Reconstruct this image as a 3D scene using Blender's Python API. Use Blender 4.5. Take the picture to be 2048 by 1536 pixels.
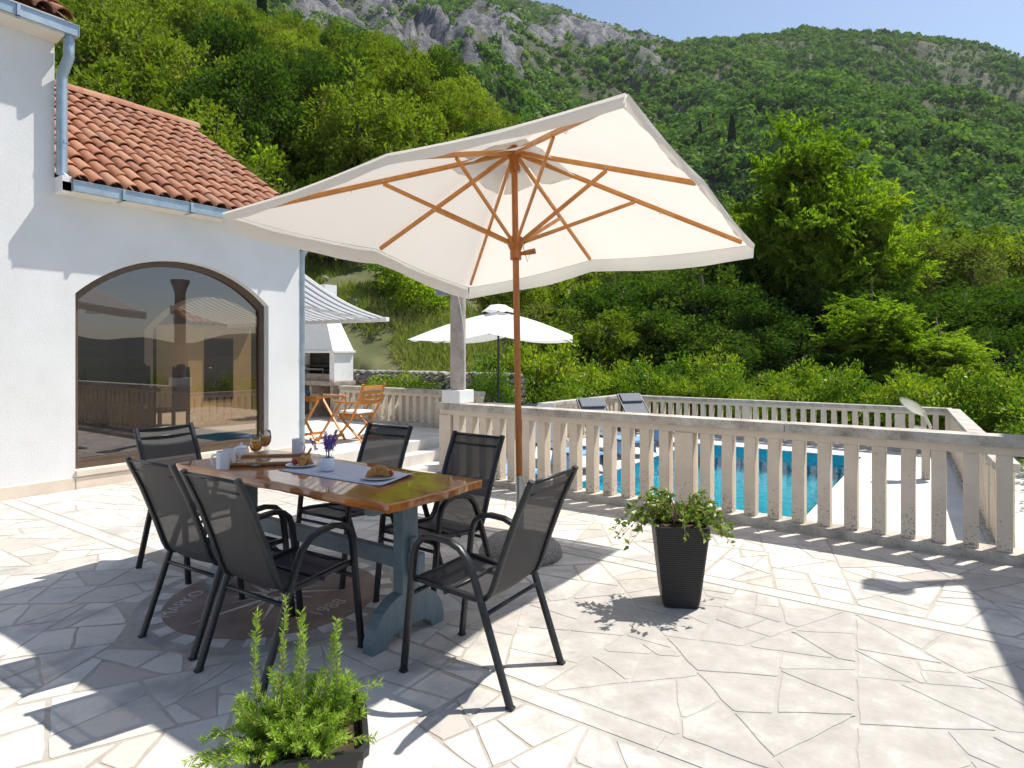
import bpy, bmesh, math, random
import numpy as np
from mathutils import Vector, Matrix

# ------------------------------------------------------------------ scene, camera, light
scene = bpy.context.scene
for o in list(bpy.data.objects): bpy.data.objects.remove(o)
C = scene.collection
R = math.radians
TH = R(35.1); CT, ST = math.cos(TH), math.sin(TH)      # house axes against the camera axes
FPX, HOR, HCAM = 1275.0, 705.0, 1.45                    # focal length and horizon in photo pixels, eye height

cam_d = bpy.data.cameras.new('camera'); cam = bpy.data.objects.new('camera', cam_d); C.objects.link(cam)
cam.location = (0, 0, HCAM); cam.rotation_euler = (R(90), 0, TH)
cam_d.sensor_width = 36; cam_d.lens = 36 * FPX / 2048; cam_d.shift_y = (HOR - 768) / 2048
cam_d.clip_start = .05; cam_d.clip_end = 6000
scene.camera = cam

SUN = Vector((.2725, .534, 1.0)).normalized()           # direction to the sun
world = bpy.data.worlds.new('World'); scene.world = world; world.use_nodes = True
wn = world.node_tree.nodes; wl = world.node_tree.links
sky = wn.new('ShaderNodeTexSky'); sky.sky_type = 'NISHITA'; sky.sun_disc = False
sky.sun_elevation = math.asin(SUN.z); sky.sun_rotation = math.atan2(SUN.x, SUN.y)
sky.air_density = 1.0; sky.dust_density = .6; sky.ozone_density = 1.0
wn['Background'].inputs['Strength'].default_value = .108
wl.new(sky.outputs[0], wn['Background'].inputs['Color'])
sun_d = bpy.data.lights.new('sun', 'SUN'); sun_d.energy = 4.95; sun_d.angle = R(.5); sun_d.color = (1, .95, .87)
sun = bpy.data.objects.new('sun', sun_d); C.objects.link(sun)
sun.rotation_euler = SUN.to_track_quat('Z', 'Y').to_euler(); sun.location = (5, 10, 30)
vs = scene.view_settings; vs.view_transform = 'Standard'; vs.look = 'None'; vs.gamma = 1; vs.exposure = .48
vs.use_curve_mapping = False
scene.cycles.max_bounces = 8; scene.cycles.transparent_max_bounces = 12

# ------------------------------------------------------------------ pixel helpers (photo pixels -> metres)
def ray(x, y):
    a = (x - 1024) / FPX
    return np.array([a * CT - ST, a * ST + CT, (HOR - y) / FPX])
def G(x, y, z=0.0):
    r = ray(x, y); return np.array([0, 0, HCAM]) + r * ((z - HCAM) / r[2])
def onX(x, y, X): r = ray(x, y); return np.array([0, 0, HCAM]) + r * (X / r[0])
def onY(x, y, Y): r = ray(x, y); return np.array([0, 0, HCAM]) + r * (Y / r[1])
def atd(x, y, d): return np.array([0, 0, HCAM]) + ray(x, y) * d
def topx(P):
    d = -P[0] * ST + P[1] * CT; a = P[0] * CT + P[1] * ST
    return (1024 + FPX * a / d, HOR - FPX * (P[2] - HCAM) / d, d)

# ------------------------------------------------------------------ materials
def newmat(name):
    m = bpy.data.materials.new(name); m.use_nodes = True
    nt = m.node_tree; b = nt.nodes['Principled BSDF']
    return m, nt, b
def ramp(nt, fac, stops):
    r = nt.nodes.new('ShaderNodeValToRGB')
    while len(r.color_ramp.elements) > len(stops): r.color_ramp.elements.remove(r.color_ramp.elements[-1])
    while len(r.color_ramp.elements) < len(stops): r.color_ramp.elements.new(.5)
    for e, (p, c) in zip(r.color_ramp.elements, stops):
        e.position = p; e.color = (*c, 1) if len(c) == 3 else c
    nt.links.new(fac, r.inputs[0]); return r.outputs[0]
def noise(nt, scale, detail=4, rough=.55, coord='Object', dist=0, vec=None):
    n = nt.nodes.new('ShaderNodeTexNoise'); n.inputs['Scale'].default_value = scale
    n.inputs['Detail'].default_value = detail; n.inputs['Roughness'].default_value = rough
    n.inputs['Distortion'].default_value = dist
    if vec is None:
        t = nt.nodes.new('ShaderNodeTexCoord'); vec = t.outputs[coord]
    nt.links.new(vec, n.inputs['Vector']); return n.outputs['Fac']
def geopos(nt): return nt.nodes.new('ShaderNodeNewGeometry').outputs['Position']
def mixc(nt, fac, a, b, mode='MIX'):
    m = nt.nodes.new('ShaderNodeMix'); m.data_type = 'RGBA'; m.blend_type = mode
    for s, v in ((m.inputs[0], fac), (m.inputs[6], a), (m.inputs[7], b)):
        if hasattr(v, 'is_linked') or isinstance(v, bpy.types.NodeSocket): nt.links.new(v, s)
        elif isinstance(v, (int, float)): s.default_value = v
        else: s.default_value = (*v, 1) if len(v) == 3 else v
    return m.outputs[2]
def math_n(nt, op, a, b=None, clamp=False):
    m = nt.nodes.new('ShaderNodeMath'); m.operation = op; m.use_clamp = clamp
    for i, v in enumerate((a, b)):
        if v is None: continue
        if isinstance(v, bpy.types.NodeSocket): nt.links.new(v, m.inputs[i])
        else: m.inputs[i].default_value = v
    return m.outputs[0]
def bump(nt, b, h, strength=.3, dist=.01):
    n = nt.nodes.new('ShaderNodeBump'); n.inputs['Strength'].default_value = strength
    n.inputs['Distance'].default_value = dist
    nt.links.new(h, n.inputs['Height']); nt.links.new(n.outputs[0], b.inputs['Normal'])
def objrand(nt): return nt.nodes.new('ShaderNodeObjectInfo').outputs['Random']
def attr(nt, name):
    n = nt.nodes.new('ShaderNodeAttribute'); n.attribute_name = name; return n.outputs['Fac']

def simple(name, col, rough=.5, metal=0, var=.12, scale=8, bumps=0, bscale=60, spec=None, coat=0):
    m, nt, b = newmat(name)
    f = noise(nt, scale)
    lo = tuple(max(0, c * (1 - var)) for c in col); hi = tuple(min(1, c * (1 + var)) for c in col)
    nt.links.new(ramp(nt, f, [(.3, lo), (.7, hi)]), b.inputs['Base Color'])
    b.inputs['Roughness'].default_value = rough; b.inputs['Metallic'].default_value = metal
    if spec is not None: b.inputs['Specular IOR Level'].default_value = spec
    if coat: b.inputs['Coat Weight'].default_value = coat; b.inputs['Coat Roughness'].default_value = .05
    if bumps: bump(nt, b, noise(nt, bscale, 5), bumps)
    return m
M = {}
def mk_materials():
    # rendered wall: rough-cast white with vertical combing
    m, nt, b = newmat('white_render')
    tc = nt.nodes.new('ShaderNodeTexCoord'); mp = nt.nodes.new('ShaderNodeMapping')
    mp.inputs['Scale'].default_value = (1, 1, .35); nt.links.new(tc.outputs['Object'], mp.inputs[0])
    f = noise(nt, 150, 5, .7, vec=mp.outputs[0]); g = noise(nt, 1.3, 5)
    nt.links.new(ramp(nt, g, [(.3, (.72, .72, .70)), (.65, (.80, .80, .79))]), b.inputs['Base Color'])
    bump(nt, b, f, .5, .008); b.inputs['Roughness'].default_value = .9; M['wall'] = m
    m, nt, b = newmat('shed_render')
    nt.links.new(ramp(nt, noise(nt, 3), [(.3, (.78, .62, .38)), (.7, (.84, .69, .46))]), b.inputs['Base Color'])
    b.inputs['Roughness'].default_value = .9; M['shed'] = m
    M['soffit'] = simple('soffit_plaster', (.72, .67, .58), .9, var=.05)
    M['skirt'] = simple('skirting_stone', (.72, .62, .50), .7, var=.08, scale=5, bumps=.15)
    # zinc gutter
    m, nt, b = newmat('zinc'); f = noise(nt, 6, 6)
    nt.links.new(ramp(nt, f, [(.3, (.30, .38, .44)), (.7, (.46, .54, .60))]), b.inputs['Base Color'])
    b.inputs['Metallic'].default_value = .55; b.inputs['Roughness'].default_value = .42; M['zinc'] = m
    M['brown_frame'] = simple('brown_frame', (.10, .066, .042), .45, var=.2, scale=20)
    # bronze tinted mirror-like pane
    m, nt, b = newmat('tinted_glass'); nt.nodes.remove(b)
    gl = nt.nodes.new('ShaderNodeBsdfGlossy'); gl.inputs['Color'].default_value = (.50, .475, .48, 1); gl.inputs['Roughness'].default_value = .004
    tr = nt.nodes.new('ShaderNodeBsdfTransparent'); tr.inputs['Color'].default_value = (.36, .275, .19, 1)
    mx = nt.nodes.new('ShaderNodeMixShader'); mx.inputs[0].default_value = .34
    nt.links.new(tr.outputs[0], mx.inputs[1]); nt.links.new(gl.outputs[0], mx.inputs[2])
    nt.links.new(mx.outputs[0], nt.nodes['Material Output'].inputs[0]); M['tint'] = m
    # terracotta
    m, nt, b = newmat('terracotta'); f = noise(nt, 14, 6); r = objrand(nt)
    c1 = ramp(nt, r, [(0, (.27, .105, .055)), (.35, (.36, .15, .08)), (.7, (.44, .21, .12)), (1, (.33, .175, .115))])
    c2 = mixc(nt, ramp(nt, f, [(.45, (0, 0, 0)), (.75, (.6, .6, .6))]), c1, (.36, .25, .17))
    f2 = noise(nt, 55, 5, .7)
    c2 = mixc(nt, ramp(nt, f2, [(.60, (0, 0, 0)), (.72, (.75, .75, .75))]), c2, (.10, .08, .06))
    nt.links.new(c2, b.inputs['Base Color']); b.inputs['Roughness'].default_value = .85
    bump(nt, b, f2, .25, .004); M['tile'] = m
    # old cement wash smeared over the paving in one part of the terrace (a stain with its own outline)
    def wash(nt, p, base):
        sp = nt.nodes.new('ShaderNodeSeparateXYZ'); nt.links.new(p, sp.inputs[0])
        dx = math_n(nt, 'MULTIPLY', math_n(nt, 'ADD', sp.outputs[0], .35), .52)
        dy = math_n(nt, 'MULTIPLY', math_n(nt, 'ADD', sp.outputs[1], -3.1), 1.05)
        dd = math_n(nt, 'ADD', math_n(nt, 'MULTIPLY', dx, dx), math_n(nt, 'MULTIPLY', dy, dy))
        msk = math_n(nt, 'SUBTRACT', 1.35, dd)
        msk = math_n(nt, 'ADD', msk, math_n(nt, 'MULTIPLY', math_n(nt, 'SUBTRACT', noise(nt, 1.6, 6, .65, vec=p, dist=.4), .5), 3.4))
        mk = ramp(nt, msk, [(.3, (0, 0, 0)), (.7, (.9, .9, .9))])
        cem = ramp(nt, noise(nt, 7, 8, .72, vec=p), [(.3, (.33, .31, .28)), (.55, (.42, .40, .37)), (.75, (.56, .54, .505))])
        return mixc(nt, mk, base, cem)
    # paving stones
    m, nt, b = newmat('paving_stone'); p = geopos(nt); r = objrand(nt)
    la = attr(nt, 'lr'); rr = math_n(nt, 'FRACT', math_n(nt, 'ADD', r, la))
    base = ramp(nt, rr, [(0, (.46, .42, .37)), (.25, (.57, .525, .47)), (.65, (.64, .60, .545)), (1, (.53, .51, .48))])
    g1 = noise(nt, 3.1, 7, .65, vec=p, dist=.6)
    base = mixc(nt, ramp(nt, g1, [(.48, (0, 0, 0)), (.66, (.85, .85, .85))]), base, (.37, .355, .335))
    g2 = noise(nt, 21, 6, .7, vec=p)
    base = mixc(nt, ramp(nt, g2, [(.55, (0, 0, 0)), (.75, (.55, .55, .55))]), base, (.40, .375, .34))
    base = wash(nt, p, base)
    sp2 = noise(nt, 150, 3, .6, vec=p)
    base = mixc(nt, ramp(nt, sp2, [(.66, (0, 0, 0)), (.74, (.5, .5, .5))]), base, (.22, .2, .17))
    nt.links.new(base, b.inputs['Base Color']); b.inputs['Roughness'].default_value = .75
    b.inputs['Specular IOR Level'].default_value = .25
    h = math_n(nt, 'ADD', noise(nt, 40, 6, .7, vec=p), math_n(nt, 'MULTIPLY', g1, 1.5)); bump(nt, b, h, .3, .006); M['stone'] = m
    # mortar
    m, nt, b = newmat('mortar'); p = geopos(nt)
    c = ramp(nt, noise(nt, 30, 6, .7, vec=p), [(.3, (.33, .295, .245)), (.7, (.45, .405, .345))])
    c = mixc(nt, ramp(nt, noise(nt, 1.1, 5, vec=p), [(.45, (0, 0, 0)), (.7, (.8, .8, .8))]), c, (.52, .49, .45))
    c = wash(nt, p, c)
    nt.links.new(c, b.inputs['Base Color']); b.inputs['Roughness'].default_value = .9
    bump(nt, b, noise(nt, 120, 4, .7, vec=p), .4, .004); M['mortar'] = m
    M['band'] = simple('band_cement', (.62, .59, .54), .85, var=.2, scale=4, bumps=.2)
    M['redstone'] = simple('red_stone', (.24, .175, .15), .75, var=.3, scale=5, bumps=.2)
    M['greystone'] = simple('grey_ring_stone', (.33, .31, .29), .75, var=.25, scale=7, bumps=.2)
    M['whitestone'] = simple('white_inlay_stone', (.58, .55, .52), .7, var=.2, scale=9, bumps=.15)
    M['letter'] = simple('inlay_letter', (.46, .40, .37), .7, var=.15, scale=30)
    # cast concrete of the balustrades, with lichen towards the foot
    m, nt, b = newmat('cast_concrete'); p = geopos(nt)
    c = ramp(nt, noise(nt, 4, 6, .6, vec=p), [(.3, (.63, .53, .42)), (.7, (.74, .64, .52))])
    tc = nt.nodes.new('ShaderNodeTexCoord'); sz = nt.nodes.new('ShaderNodeSeparateXYZ'); nt.links.new(tc.outputs['Object'], sz.inputs[0])
    low = math_n(nt, 'MULTIPLY', math_n(nt, 'SUBTRACT', .42, sz.outputs[2]), .55, True)
    sp = noise(nt, 70, 4, .65, vec=p); sp = math_n(nt, 'ADD', sp, math_n(nt, 'MULTIPLY', low, .58))
    sp = math_n(nt, 'ADD', sp, math_n(nt, 'MULTIPLY', math_n(nt, 'SUBTRACT', noise(nt, 5, 4, vec=p), .5), .3))
    c = mixc(nt, ramp(nt, sp, [(.655, (0, 0, 0)), (.73, (.85, .85, .85))]), c, (.07, .055, .04))
    nt.links.new(c, b.inputs['Base Color']); b.inputs['Roughness'].default_value = .85
    bump(nt, b, noise(nt, 60, 5, vec=p), .2, .004); M['conc'] = m
    m, nt, b = newmat('weathered_coping'); p = geopos(nt)
    c = ramp(nt, noise(nt, 5, 7, .7, vec=p), [(.32, (.24, .21, .18)), (.5, (.46, .42, .37)), (.7, (.62, .58, .52))])
    c = mixc(nt, ramp(nt, noise(nt, 60, 4, .7, vec=p), [(.60, (0, 0, 0)), (.70, (.8, .8, .8))]), c, (.07, .06, .05))
    nt.links.new(c, b.inputs['Base Color']); b.inputs['Roughness'].default_value = .85
    bump(nt, b, noise(nt, 70, 5, vec=p), .3, .004); M['cope'] = m
    m, nt, b = newmat('column_stone'); p = geopos(nt)
    c = ramp(nt, noise(nt, 6, 7, .7, vec=p), [(.3, (.30, .25, .215)), (.55, (.46, .40, .36)), (.75, (.56, .51, .47))])
    c = mixc(nt, ramp(nt, noise(nt, 55, 3, .6, vec=p), [(.60, (0, 0, 0)), (.70, (.7, .7, .7))]), c, (.16, .12, .10))
    nt.links.new(c, b.inputs['Base Color']); b.inputs['Roughness'].default_value = .85
    bump(nt, b, noise(nt, 50, 5, vec=p), .35, .005); M['column'] = m
    M['deck'] = simple('pool_deck', (.70, .68, .64), .7, var=.1, scale=2, bumps=.1)
    M['patio'] = simple('patio_slab', (.66, .62, .56), .8, var=.16, scale=2.5, bumps=.15)
    M['white_paint'] = simple('white_paint', (.80, .80, .79), .6, var=.04)
    M['soot'] = simple('sooty_brick', (.035, .03, .027), .95, var=.5, scale=10)
    M['bbq_stone'] = simple('barbecue_slab', (.36, .30, .25), .85, var=.35, scale=8, bumps=.3)
    # pool
    m, nt, b = newmat('pool_tile'); tc = nt.nodes.new('ShaderNodeTexCoord')
    br = nt.nodes.new('ShaderNodeTexBrick'); br.offset = 0; br.inputs['Scale'].default_value = 4
    br.inputs['Brick Width'].default_value = 1; br.inputs['Row Height'].default_value = 1; br.inputs['Mortar Size'].default_value = .012
    br.inputs['Color1'].default_value = (.02, .50, .66, 1); br.inputs['Color2'].default_value = (.025, .55, .70, 1); br.inputs['Mortar'].default_value = (.07, .62, .74, 1)
    nt.links.new(tc.outputs['Object'], br.inputs[0]); nt.links.new(br.outputs[0], b.inputs['Base Color']); b.inputs['Roughness'].default_value = .4; M['pooltile'] = m
    m, nt, b = newmat('pool_water'); b.inputs['Base Color'].default_value = (.85, .98, 1, 1)
    b.inputs['Transmission Weight'].default_value = 1; b.inputs['IOR'].default_value = 1.33; b.inputs['Roughness'].default_value = .0
    w = noise(nt, 3.5, 3, .5); bump(nt, b, w, .22, .05)
    nt2 = nt; lp = nt.nodes.new('ShaderNodeBsdfTransparent'); M['water'] = m; nt.nodes.remove(lp)
    # parasol wood, varnished
    m, nt, b = newmat('varnished_wood'); tc = nt.nodes.new('ShaderNodeTexCoord'); mp = nt.nodes.new('ShaderNodeMapping')
    mp.inputs['Scale'].default_value = (14, 14, 1.2); nt.links.new(tc.outputs['Object'], mp.inputs[0])
    f = noise(nt, 3, 5, .6, vec=mp.outputs[0], dist=.5)
    nt.links.new(ramp(nt, f, [(.3, (.30, .085, .012)), (.7, (.50, .175, .03))]), b.inputs['Base Color'])
    b.inputs['Roughness'].default_value = .32; M['wood'] = m
    m, nt, b = newmat('rib_wood'); f = noise(nt, 9, 5, .6, dist=.5)
    nt.links.new(ramp(nt, f, [(.3, (.46, .175, .03)), (.7, (.62, .27, .06))]), b.inputs['Base Color'])
    b.inputs['Roughness'].default_value = .4; M['rib'] = m
    m, nt, b = newmat('teak'); f = noise(nt, 12, 5, .6, dist=.6)
    nt.links.new(ramp(nt, f, [(.3, (.42, .15, .025)), (.7, (.58, .24, .05))]), b.inputs['Base Color']); b.inputs['Roughness'].default_value = .45; M['teak'] = m
    def cloth(name, col, tl, fac):
        m, nt, b = newmat(name); nt.nodes.remove(b)
        d = nt.nodes.new('ShaderNodeBsdfDiffuse'); t = nt.nodes.new('ShaderNodeBsdfTranslucent')
        f = ramp(nt, noise(nt, 2.5, 5), [(.3, tuple(c * .95 for c in col)), (.7, col)])
        nt.links.new(f, d.inputs[0]); t.inputs[0].default_value = (*tl, 1)
        bn = nt.nodes.new('ShaderNodeBump'); bn.inputs['Strength'].default_value = .15; bn.inputs['Distance'].default_value = .02
        nt.links.new(noise(nt, 5, 4), bn.inputs['Height']); nt.links.new(bn.outputs[0], d.inputs['Normal'])
        x = nt.nodes.new('ShaderNodeMixShader'); x.inputs[0].default_value = fac
        nt.links.new(d.outputs[0], x.inputs[1]); nt.links.new(t.outputs[0], x.inputs[2])
        nt.links.new(x.outputs[0], nt.nodes['Material Output'].inputs[0]); return m
    M['canvas'] = cloth('cream_canvas', (.80, .79, .77), (.80, .74, .66), .42)
    M['canvas2'] = cloth('white_canvas', (.84, .84, .84), (.8, .8, .78), .3)
    m, nt, b = newmat('striped_awning'); tc = nt.nodes.new('ShaderNodeTexCoord'); sx = nt.nodes.new('ShaderNodeSeparateXYZ'); nt.links.new(tc.outputs['Object'], sx.inputs[0])
    fr = math_n(nt, 'FRACT', math_n(nt, 'MULTIPLY', sx.outputs[0], 5.4))
    c = ramp(nt, fr, [(0, (.20, .25, .33)), (.42, (.20, .25, .33)), (.45, (.78, .78, .77)), (.62, (.78, .78, .77)), (.64, (.36, .41, .48)), (.72, (.36, .41, .48)), (.74, (.78, .78, .77))])
    c_node = nt.nodes[-1] if False else None
    for n in nt.nodes:
        if n.type == 'VALTORGB': n.color_ramp.interpolation = 'CONSTANT'
    nt.nodes.remove(b); d = nt.nodes.new('ShaderNodeBsdfDiffuse'); t = nt.nodes.new('ShaderNodeBsdfTranslucent'); x = nt.nodes.new('ShaderNodeMixShader'); x.inputs[0].default_value = .35
    nt.links.new(c, d.inputs[0]); nt.links.new(c, t.inputs[0]); nt.links.new(d.outputs[0], x.inputs[1]); nt.links.new(t.outputs[0], x.inputs[2]); nt.links.new(x.outputs[0], nt.nodes['Material Output'].inputs[0]); M['awning'] = m
    # chairs
    M['chair_frame'] = simple('anthracite_metal', (.022, .024, .028), .38, metal=.35, var=.2, scale=30)
    m, nt, b = newmat('mesh_sling'); nt.nodes.remove(b)
    tc = nt.nodes.new('ShaderNodeTexCoord')
    d = nt.nodes.new('ShaderNodeBsdfPrincipled'); d.inputs['Roughness'].default_value = .6
    f = noise(nt, 260, 2, .5); nt.links.new(ramp(nt, f, [(.3, (.016, .016, .018)), (.7, (.045, .045, .048))]), d.inputs['Base Color'])
    t = nt.nodes.new('ShaderNodeBsdfTransparent'); x = nt.nodes.new('ShaderNodeMixShader'); x.inputs[0].default_value = .065
    nt.links.new(d.outputs[0], x.inputs[1]); nt.links.new(t.outputs[0], x.inputs[2]); nt.links.new(x.outputs[0], nt.nodes['Material Output'].inputs[0]); M['sling'] = m
    M['lounger_sling'] = simple('grey_blue_sling', (.13, .145, .17), .7, var=.1, scale=30)
    M['dark_metal'] = simple('dark_metal', (.03, .032, .036), .45, metal=.3)
    M['towel'] = simple('blue_towel', (.17, .36, .66), .95, var=.15, scale=25, bumps=.3, bscale=150)
    M['towel_dark'] = simple('dark_blue_towel', (.03, .10, .32), .95)
    # table
    m, nt, b = newmat('lacquered_tabletop'); tc = nt.nodes.new('ShaderNodeTexCoord'); mp = nt.nodes.new('ShaderNodeMapping')
    mp.inputs['Scale'].default_value = (.8, 7, 7); nt.links.new(tc.outputs['Object'], mp.inputs[0])
    f = noise(nt, 2.2, 7, .62, vec=mp.outputs[0], dist=1.2); f2 = noise(nt, 14, 5, .6, vec=mp.outputs[0])
    c = ramp(nt, f, [(.28, (.20, .052, .008)), (.45, (.38, .115, .014)), (.6, (.50, .18, .024)), (.75, (.55, .25, .045))])
    c = mixc(nt, ramp(nt, f2, [(.5, (0, 0, 0)), (.75, (.5, .5, .5))]), c, (.16, .05, .01))
    nt.links.new(c, b.inputs['Base Color']); b.inputs['Roughness'].default_value = .28
    b.inputs['Coat Weight'].default_value = 1; b.inputs['Coat Roughness'].default_value = .03
    bump(nt, b, noise(nt, 4, 3, .5), .05, .01); M['tabletop'] = m
    m, nt, b = newmat('grey_blue_paint'); tc = nt.nodes.new('ShaderNodeTexCoord'); mp = nt.nodes.new('ShaderNodeMapping')
    mp.inputs['Scale'].default_value = (2, 20, 3); nt.links.new(tc.outputs['Object'], mp.inputs[0])
    f = noise(nt, 3, 6, .65, vec=mp.outputs[0]); nt.links.new(ramp(nt, f, [(.3, (.105, .15, .175)), (.7, (.17, .225, .25))]), b.inputs['Base Color'])
    b.inputs['Roughness'].default_value = .5; bump(nt, b, f, .15, .003); M['bluepaint'] = m
    M['ceramic'] = simple('white_ceramic', (.74, .76, .80), .18, var=.02)
    M['linen'] = simple('grey_linen', (.56, .57, .64), .95, var=.06, scale=60, bumps=.3, bscale=220)
    M['tray'] = simple('bamboo', (.42, .22, .08), .5, var=.25, scale=20)
    M['croissant'] = simple('croissant_crust', (.46, .20, .045), .55, var=.4, scale=40, bumps=.3, bscale=90)
    M['strawberry'] = simple('strawberry', (.42, .015, .018), .3, var=.3, scale=60, bumps=.4, bscale=150)
    M['leafgreen'] = simple('calyx_green', (.10, .20, .03), .5)
    M['lavender'] = simple('lavender_flower', (.20, .13, .48), .8, var=.35, scale=60)
    M['lavstem'] = simple('lavender_stem', (.16, .17, .12), .8)
    m, nt, b = newmat('clear_glass'); nt.nodes.remove(b)
    gl = nt.nodes.new('ShaderNodeBsdfGlossy'); gl.inputs['Roughness'].default_value = .02; tr = nt.nodes.new('ShaderNodeBsdfTransparent'); tr.inputs[0].default_value = (.95, .96, .96, 1)
    lw_ = nt.nodes.new('ShaderNodeLayerWeight'); lw_.inputs[0].default_value = .25; mx = nt.nodes.new('ShaderNodeMixShader')
    nt.links.new(math_n(nt, 'ADD', math_n(nt, 'MULTIPLY', lw_.outputs['Fresnel'], .8), .02, True), mx.inputs[0]); nt.links.new(tr.outputs[0], mx.inputs[1]); nt.links.new(gl.outputs[0], mx.inputs[2]); nt.links.new(mx.outputs[0], nt.nodes['Material Output'].inputs[0]); M['glass'] = m
    m, nt, b = newmat('orange_juice'); b.inputs['Base Color'].default_value = (.82, .36, .015, 1); b.inputs['Roughness'].default_value = .25
    b.inputs['Subsurface Weight'].default_value = .3; b.inputs['Subsurface Radius'].default_value = (.02, .01, .004); M['juice'] = m
    # planters
    m, nt, b = newmat('black_rattan'); tc = nt.nodes.new('ShaderNodeTexCoord')
    w = nt.nodes.new('ShaderNodeTexWave'); w.wave_type = 'BANDS'; w.bands_direction = 'Z'; w.inputs['Scale'].default_value = 26; w.inputs['Distortion'].default_value = 2.5; w.inputs['Detail Scale'].default_value = 14
    nt.links.new(tc.outputs['Object'], w.inputs[0])
    nt.links.new(ramp(nt, w.outputs['Fac'], [(.2, (.010, .009, .008)), (.8, (.05, .045, .042))]), b.inputs['Base Color'])
    b.inputs['Roughness'].default_value = .45; bump(nt, b, w.outputs['Fac'], .8, .006); M['rattan'] = m
    M['blackplastic'] = simple('black_plastic', (.018, .02, .023), .35, var=.3, scale=6)
    M['soil'] = simple('potting_soil', (.055, .03, .018), .95, var=.5, scale=40, bumps=.6, bscale=60)
    m, nt, b = newmat('weathered_granite'); p = geopos(nt)
    c = ramp(nt, noise(nt, 90, 4, .7, vec=p), [(.35, (.07, .065, .06)), (.5, (.24, .22, .20)), (.7, (.38, .36, .33))])
    nt.links.new(c, b.inputs['Base Color']); b.inputs['Roughness'].default_value = .85; bump(nt, b, noise(nt, 60, 5, vec=p), .4, .006); M['granite'] = m
    M['galv'] = simple('galvanised_tube', (.5, .5, .48), .35, metal=.9)
    M['lampcream'] = simple('cream_enamel', (.74, .70, .56), .35, var=.05)
    M['floodgrey'] = simple('grey_floodlight', (.20, .24, .30), .4, metal=.2)
    M['cable'] = simple('white_cable', (.62, .62, .60), .5)
    M['door'] = simple('dark_door', (.035, .026, .024), .5, var=.2)
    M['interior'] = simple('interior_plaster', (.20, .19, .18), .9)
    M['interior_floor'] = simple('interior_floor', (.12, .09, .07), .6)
    M['darkwood'] = simple('dark_walnut', (.03, .018, .010), .5, var=.3)
    M['blueglass'] = simple('blue_cup', (.03, .08, .30), .25)
    # vegetation
    def leaf(name, stops, transl=(.25, .34, .05), tf=.35, gloss=.0, rvar=.35):
        m, nt, b = newmat(name); nt.nodes.remove(b)
        r = attr(nt, 'lr'); o = objrand(nt)
        f = math_n(nt, 'ADD', math_n(nt, 'MULTIPLY', r, 1 - rvar), math_n(nt, 'MULTIPLY', o, rvar))
        c = ramp(nt, f, stops)
        d = nt.nodes.new('ShaderNodeBsdfDiffuse'); t = nt.nodes.new('ShaderNodeBsdfTranslucent')
        nt.links.new(c, d.inputs[0]); tcn = mixc(nt, 1.0, c, (*[v * 4.2 for v in transl],), 'MULTIPLY'); nt.links.new(tcn, t.inputs[0])
        x = nt.nodes.new('ShaderNodeMixShader'); x.inputs[0].default_value = tf
        nt.links.new(d.outputs[0], x.inputs[1]); nt.links.new(t.outputs[0], x.inputs[2]); last = x.outputs[0]
        if gloss:
            g = nt.nodes.new('ShaderNodeBsdfGlossy'); g.inputs['Roughness'].default_value = .38; g.inputs[0].default_value = (.9, .95, .9, 1)
            y = nt.nodes.new('ShaderNodeMixShader'); y.inputs[0].default_value = gloss
            nt.links.new(last, y.inputs[1]); nt.links.new(g.outputs[0], y.inputs[2]); last = y.outputs[0]
        nt.links.new(last, nt.nodes['Material Output'].inputs[0]); return m
    M['leaf_oak'] = leaf('deciduous_leaf', [(0, (.10, .135, .02)), (.35, (.195, .24, .036)), (.7, (.29, .325, .058)), (1, (.40, .39, .10))], rvar=.5)
    M['leaf_dark'] = leaf('evergreen_leaf', [(0, (.03, .06, .016)), (.5, (.065, .11, .027)), (.85, (.13, .18, .04)), (1, (.24, .27, .065))])
    M['leaf_bright'] = leaf('bright_leaf', [(0, (.13, .185, .024)), (.5, (.25, .33, .042)), (1, (.42, .45, .07))], tf=.45)
    M['leaf_olive'] = leaf('olive_leaf', [(0, (.11, .135, .045)), (.5, (.19, .21, .075)), (1, (.28, .28, .13))])
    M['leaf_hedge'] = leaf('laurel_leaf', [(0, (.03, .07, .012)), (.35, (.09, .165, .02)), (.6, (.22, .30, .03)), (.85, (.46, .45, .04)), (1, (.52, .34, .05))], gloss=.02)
    M['leaf_cypress'] = leaf('cypress_leaf', [(0, (.016, .036, .016)), (1, (.05, .078, .028))], tf=.15)
    M['leaf_scrub'] = leaf('scrub_leaf', [(0, (.06, .115, .034)), (.4, (.13, .215, .06)), (.8, (.21, .30, .085)), (1, (.30, .34, .13))], tf=.25, rvar=0)
    M['leaf_pot'] = leaf('abelia_leaf', [(0, (.08, .13, .022)), (.55, (.20, .26, .04)), (.85, (.36, .37, .06)), (1, (.40, .22, .06))], gloss=.04)
    M['leaf_rosemary'] = leaf('rosemary_needle', [(0, (.12, .20, .032)), (.5, (.27, .38, .06)), (1, (.45, .54, .13))], tf=.35)
    M['grass'] = leaf('wild_grass', [(0, (.13, .165, .035)), (.45, (.22, .26, .065)), (.75, (.38, .35, .14)), (1, (.55, .45, .24))], tf=.3)
    M['hill_forest'] = simple('distant_forest', (.035, .04, .022), 1.0, var=.4, scale=.01)
    M['bark'] = simple('bark', (.085, .065, .05), .95, var=.4, scale=15, bumps=.6, bscale=30)
    M['stemwood'] = simple('stem_wood', (.30, .22, .13), .8, var=.3, scale=40)
    # terrain: earth, dry grass and limestone
    m, nt, b = newmat('hillside_ground'); p = geopos(nt)
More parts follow.
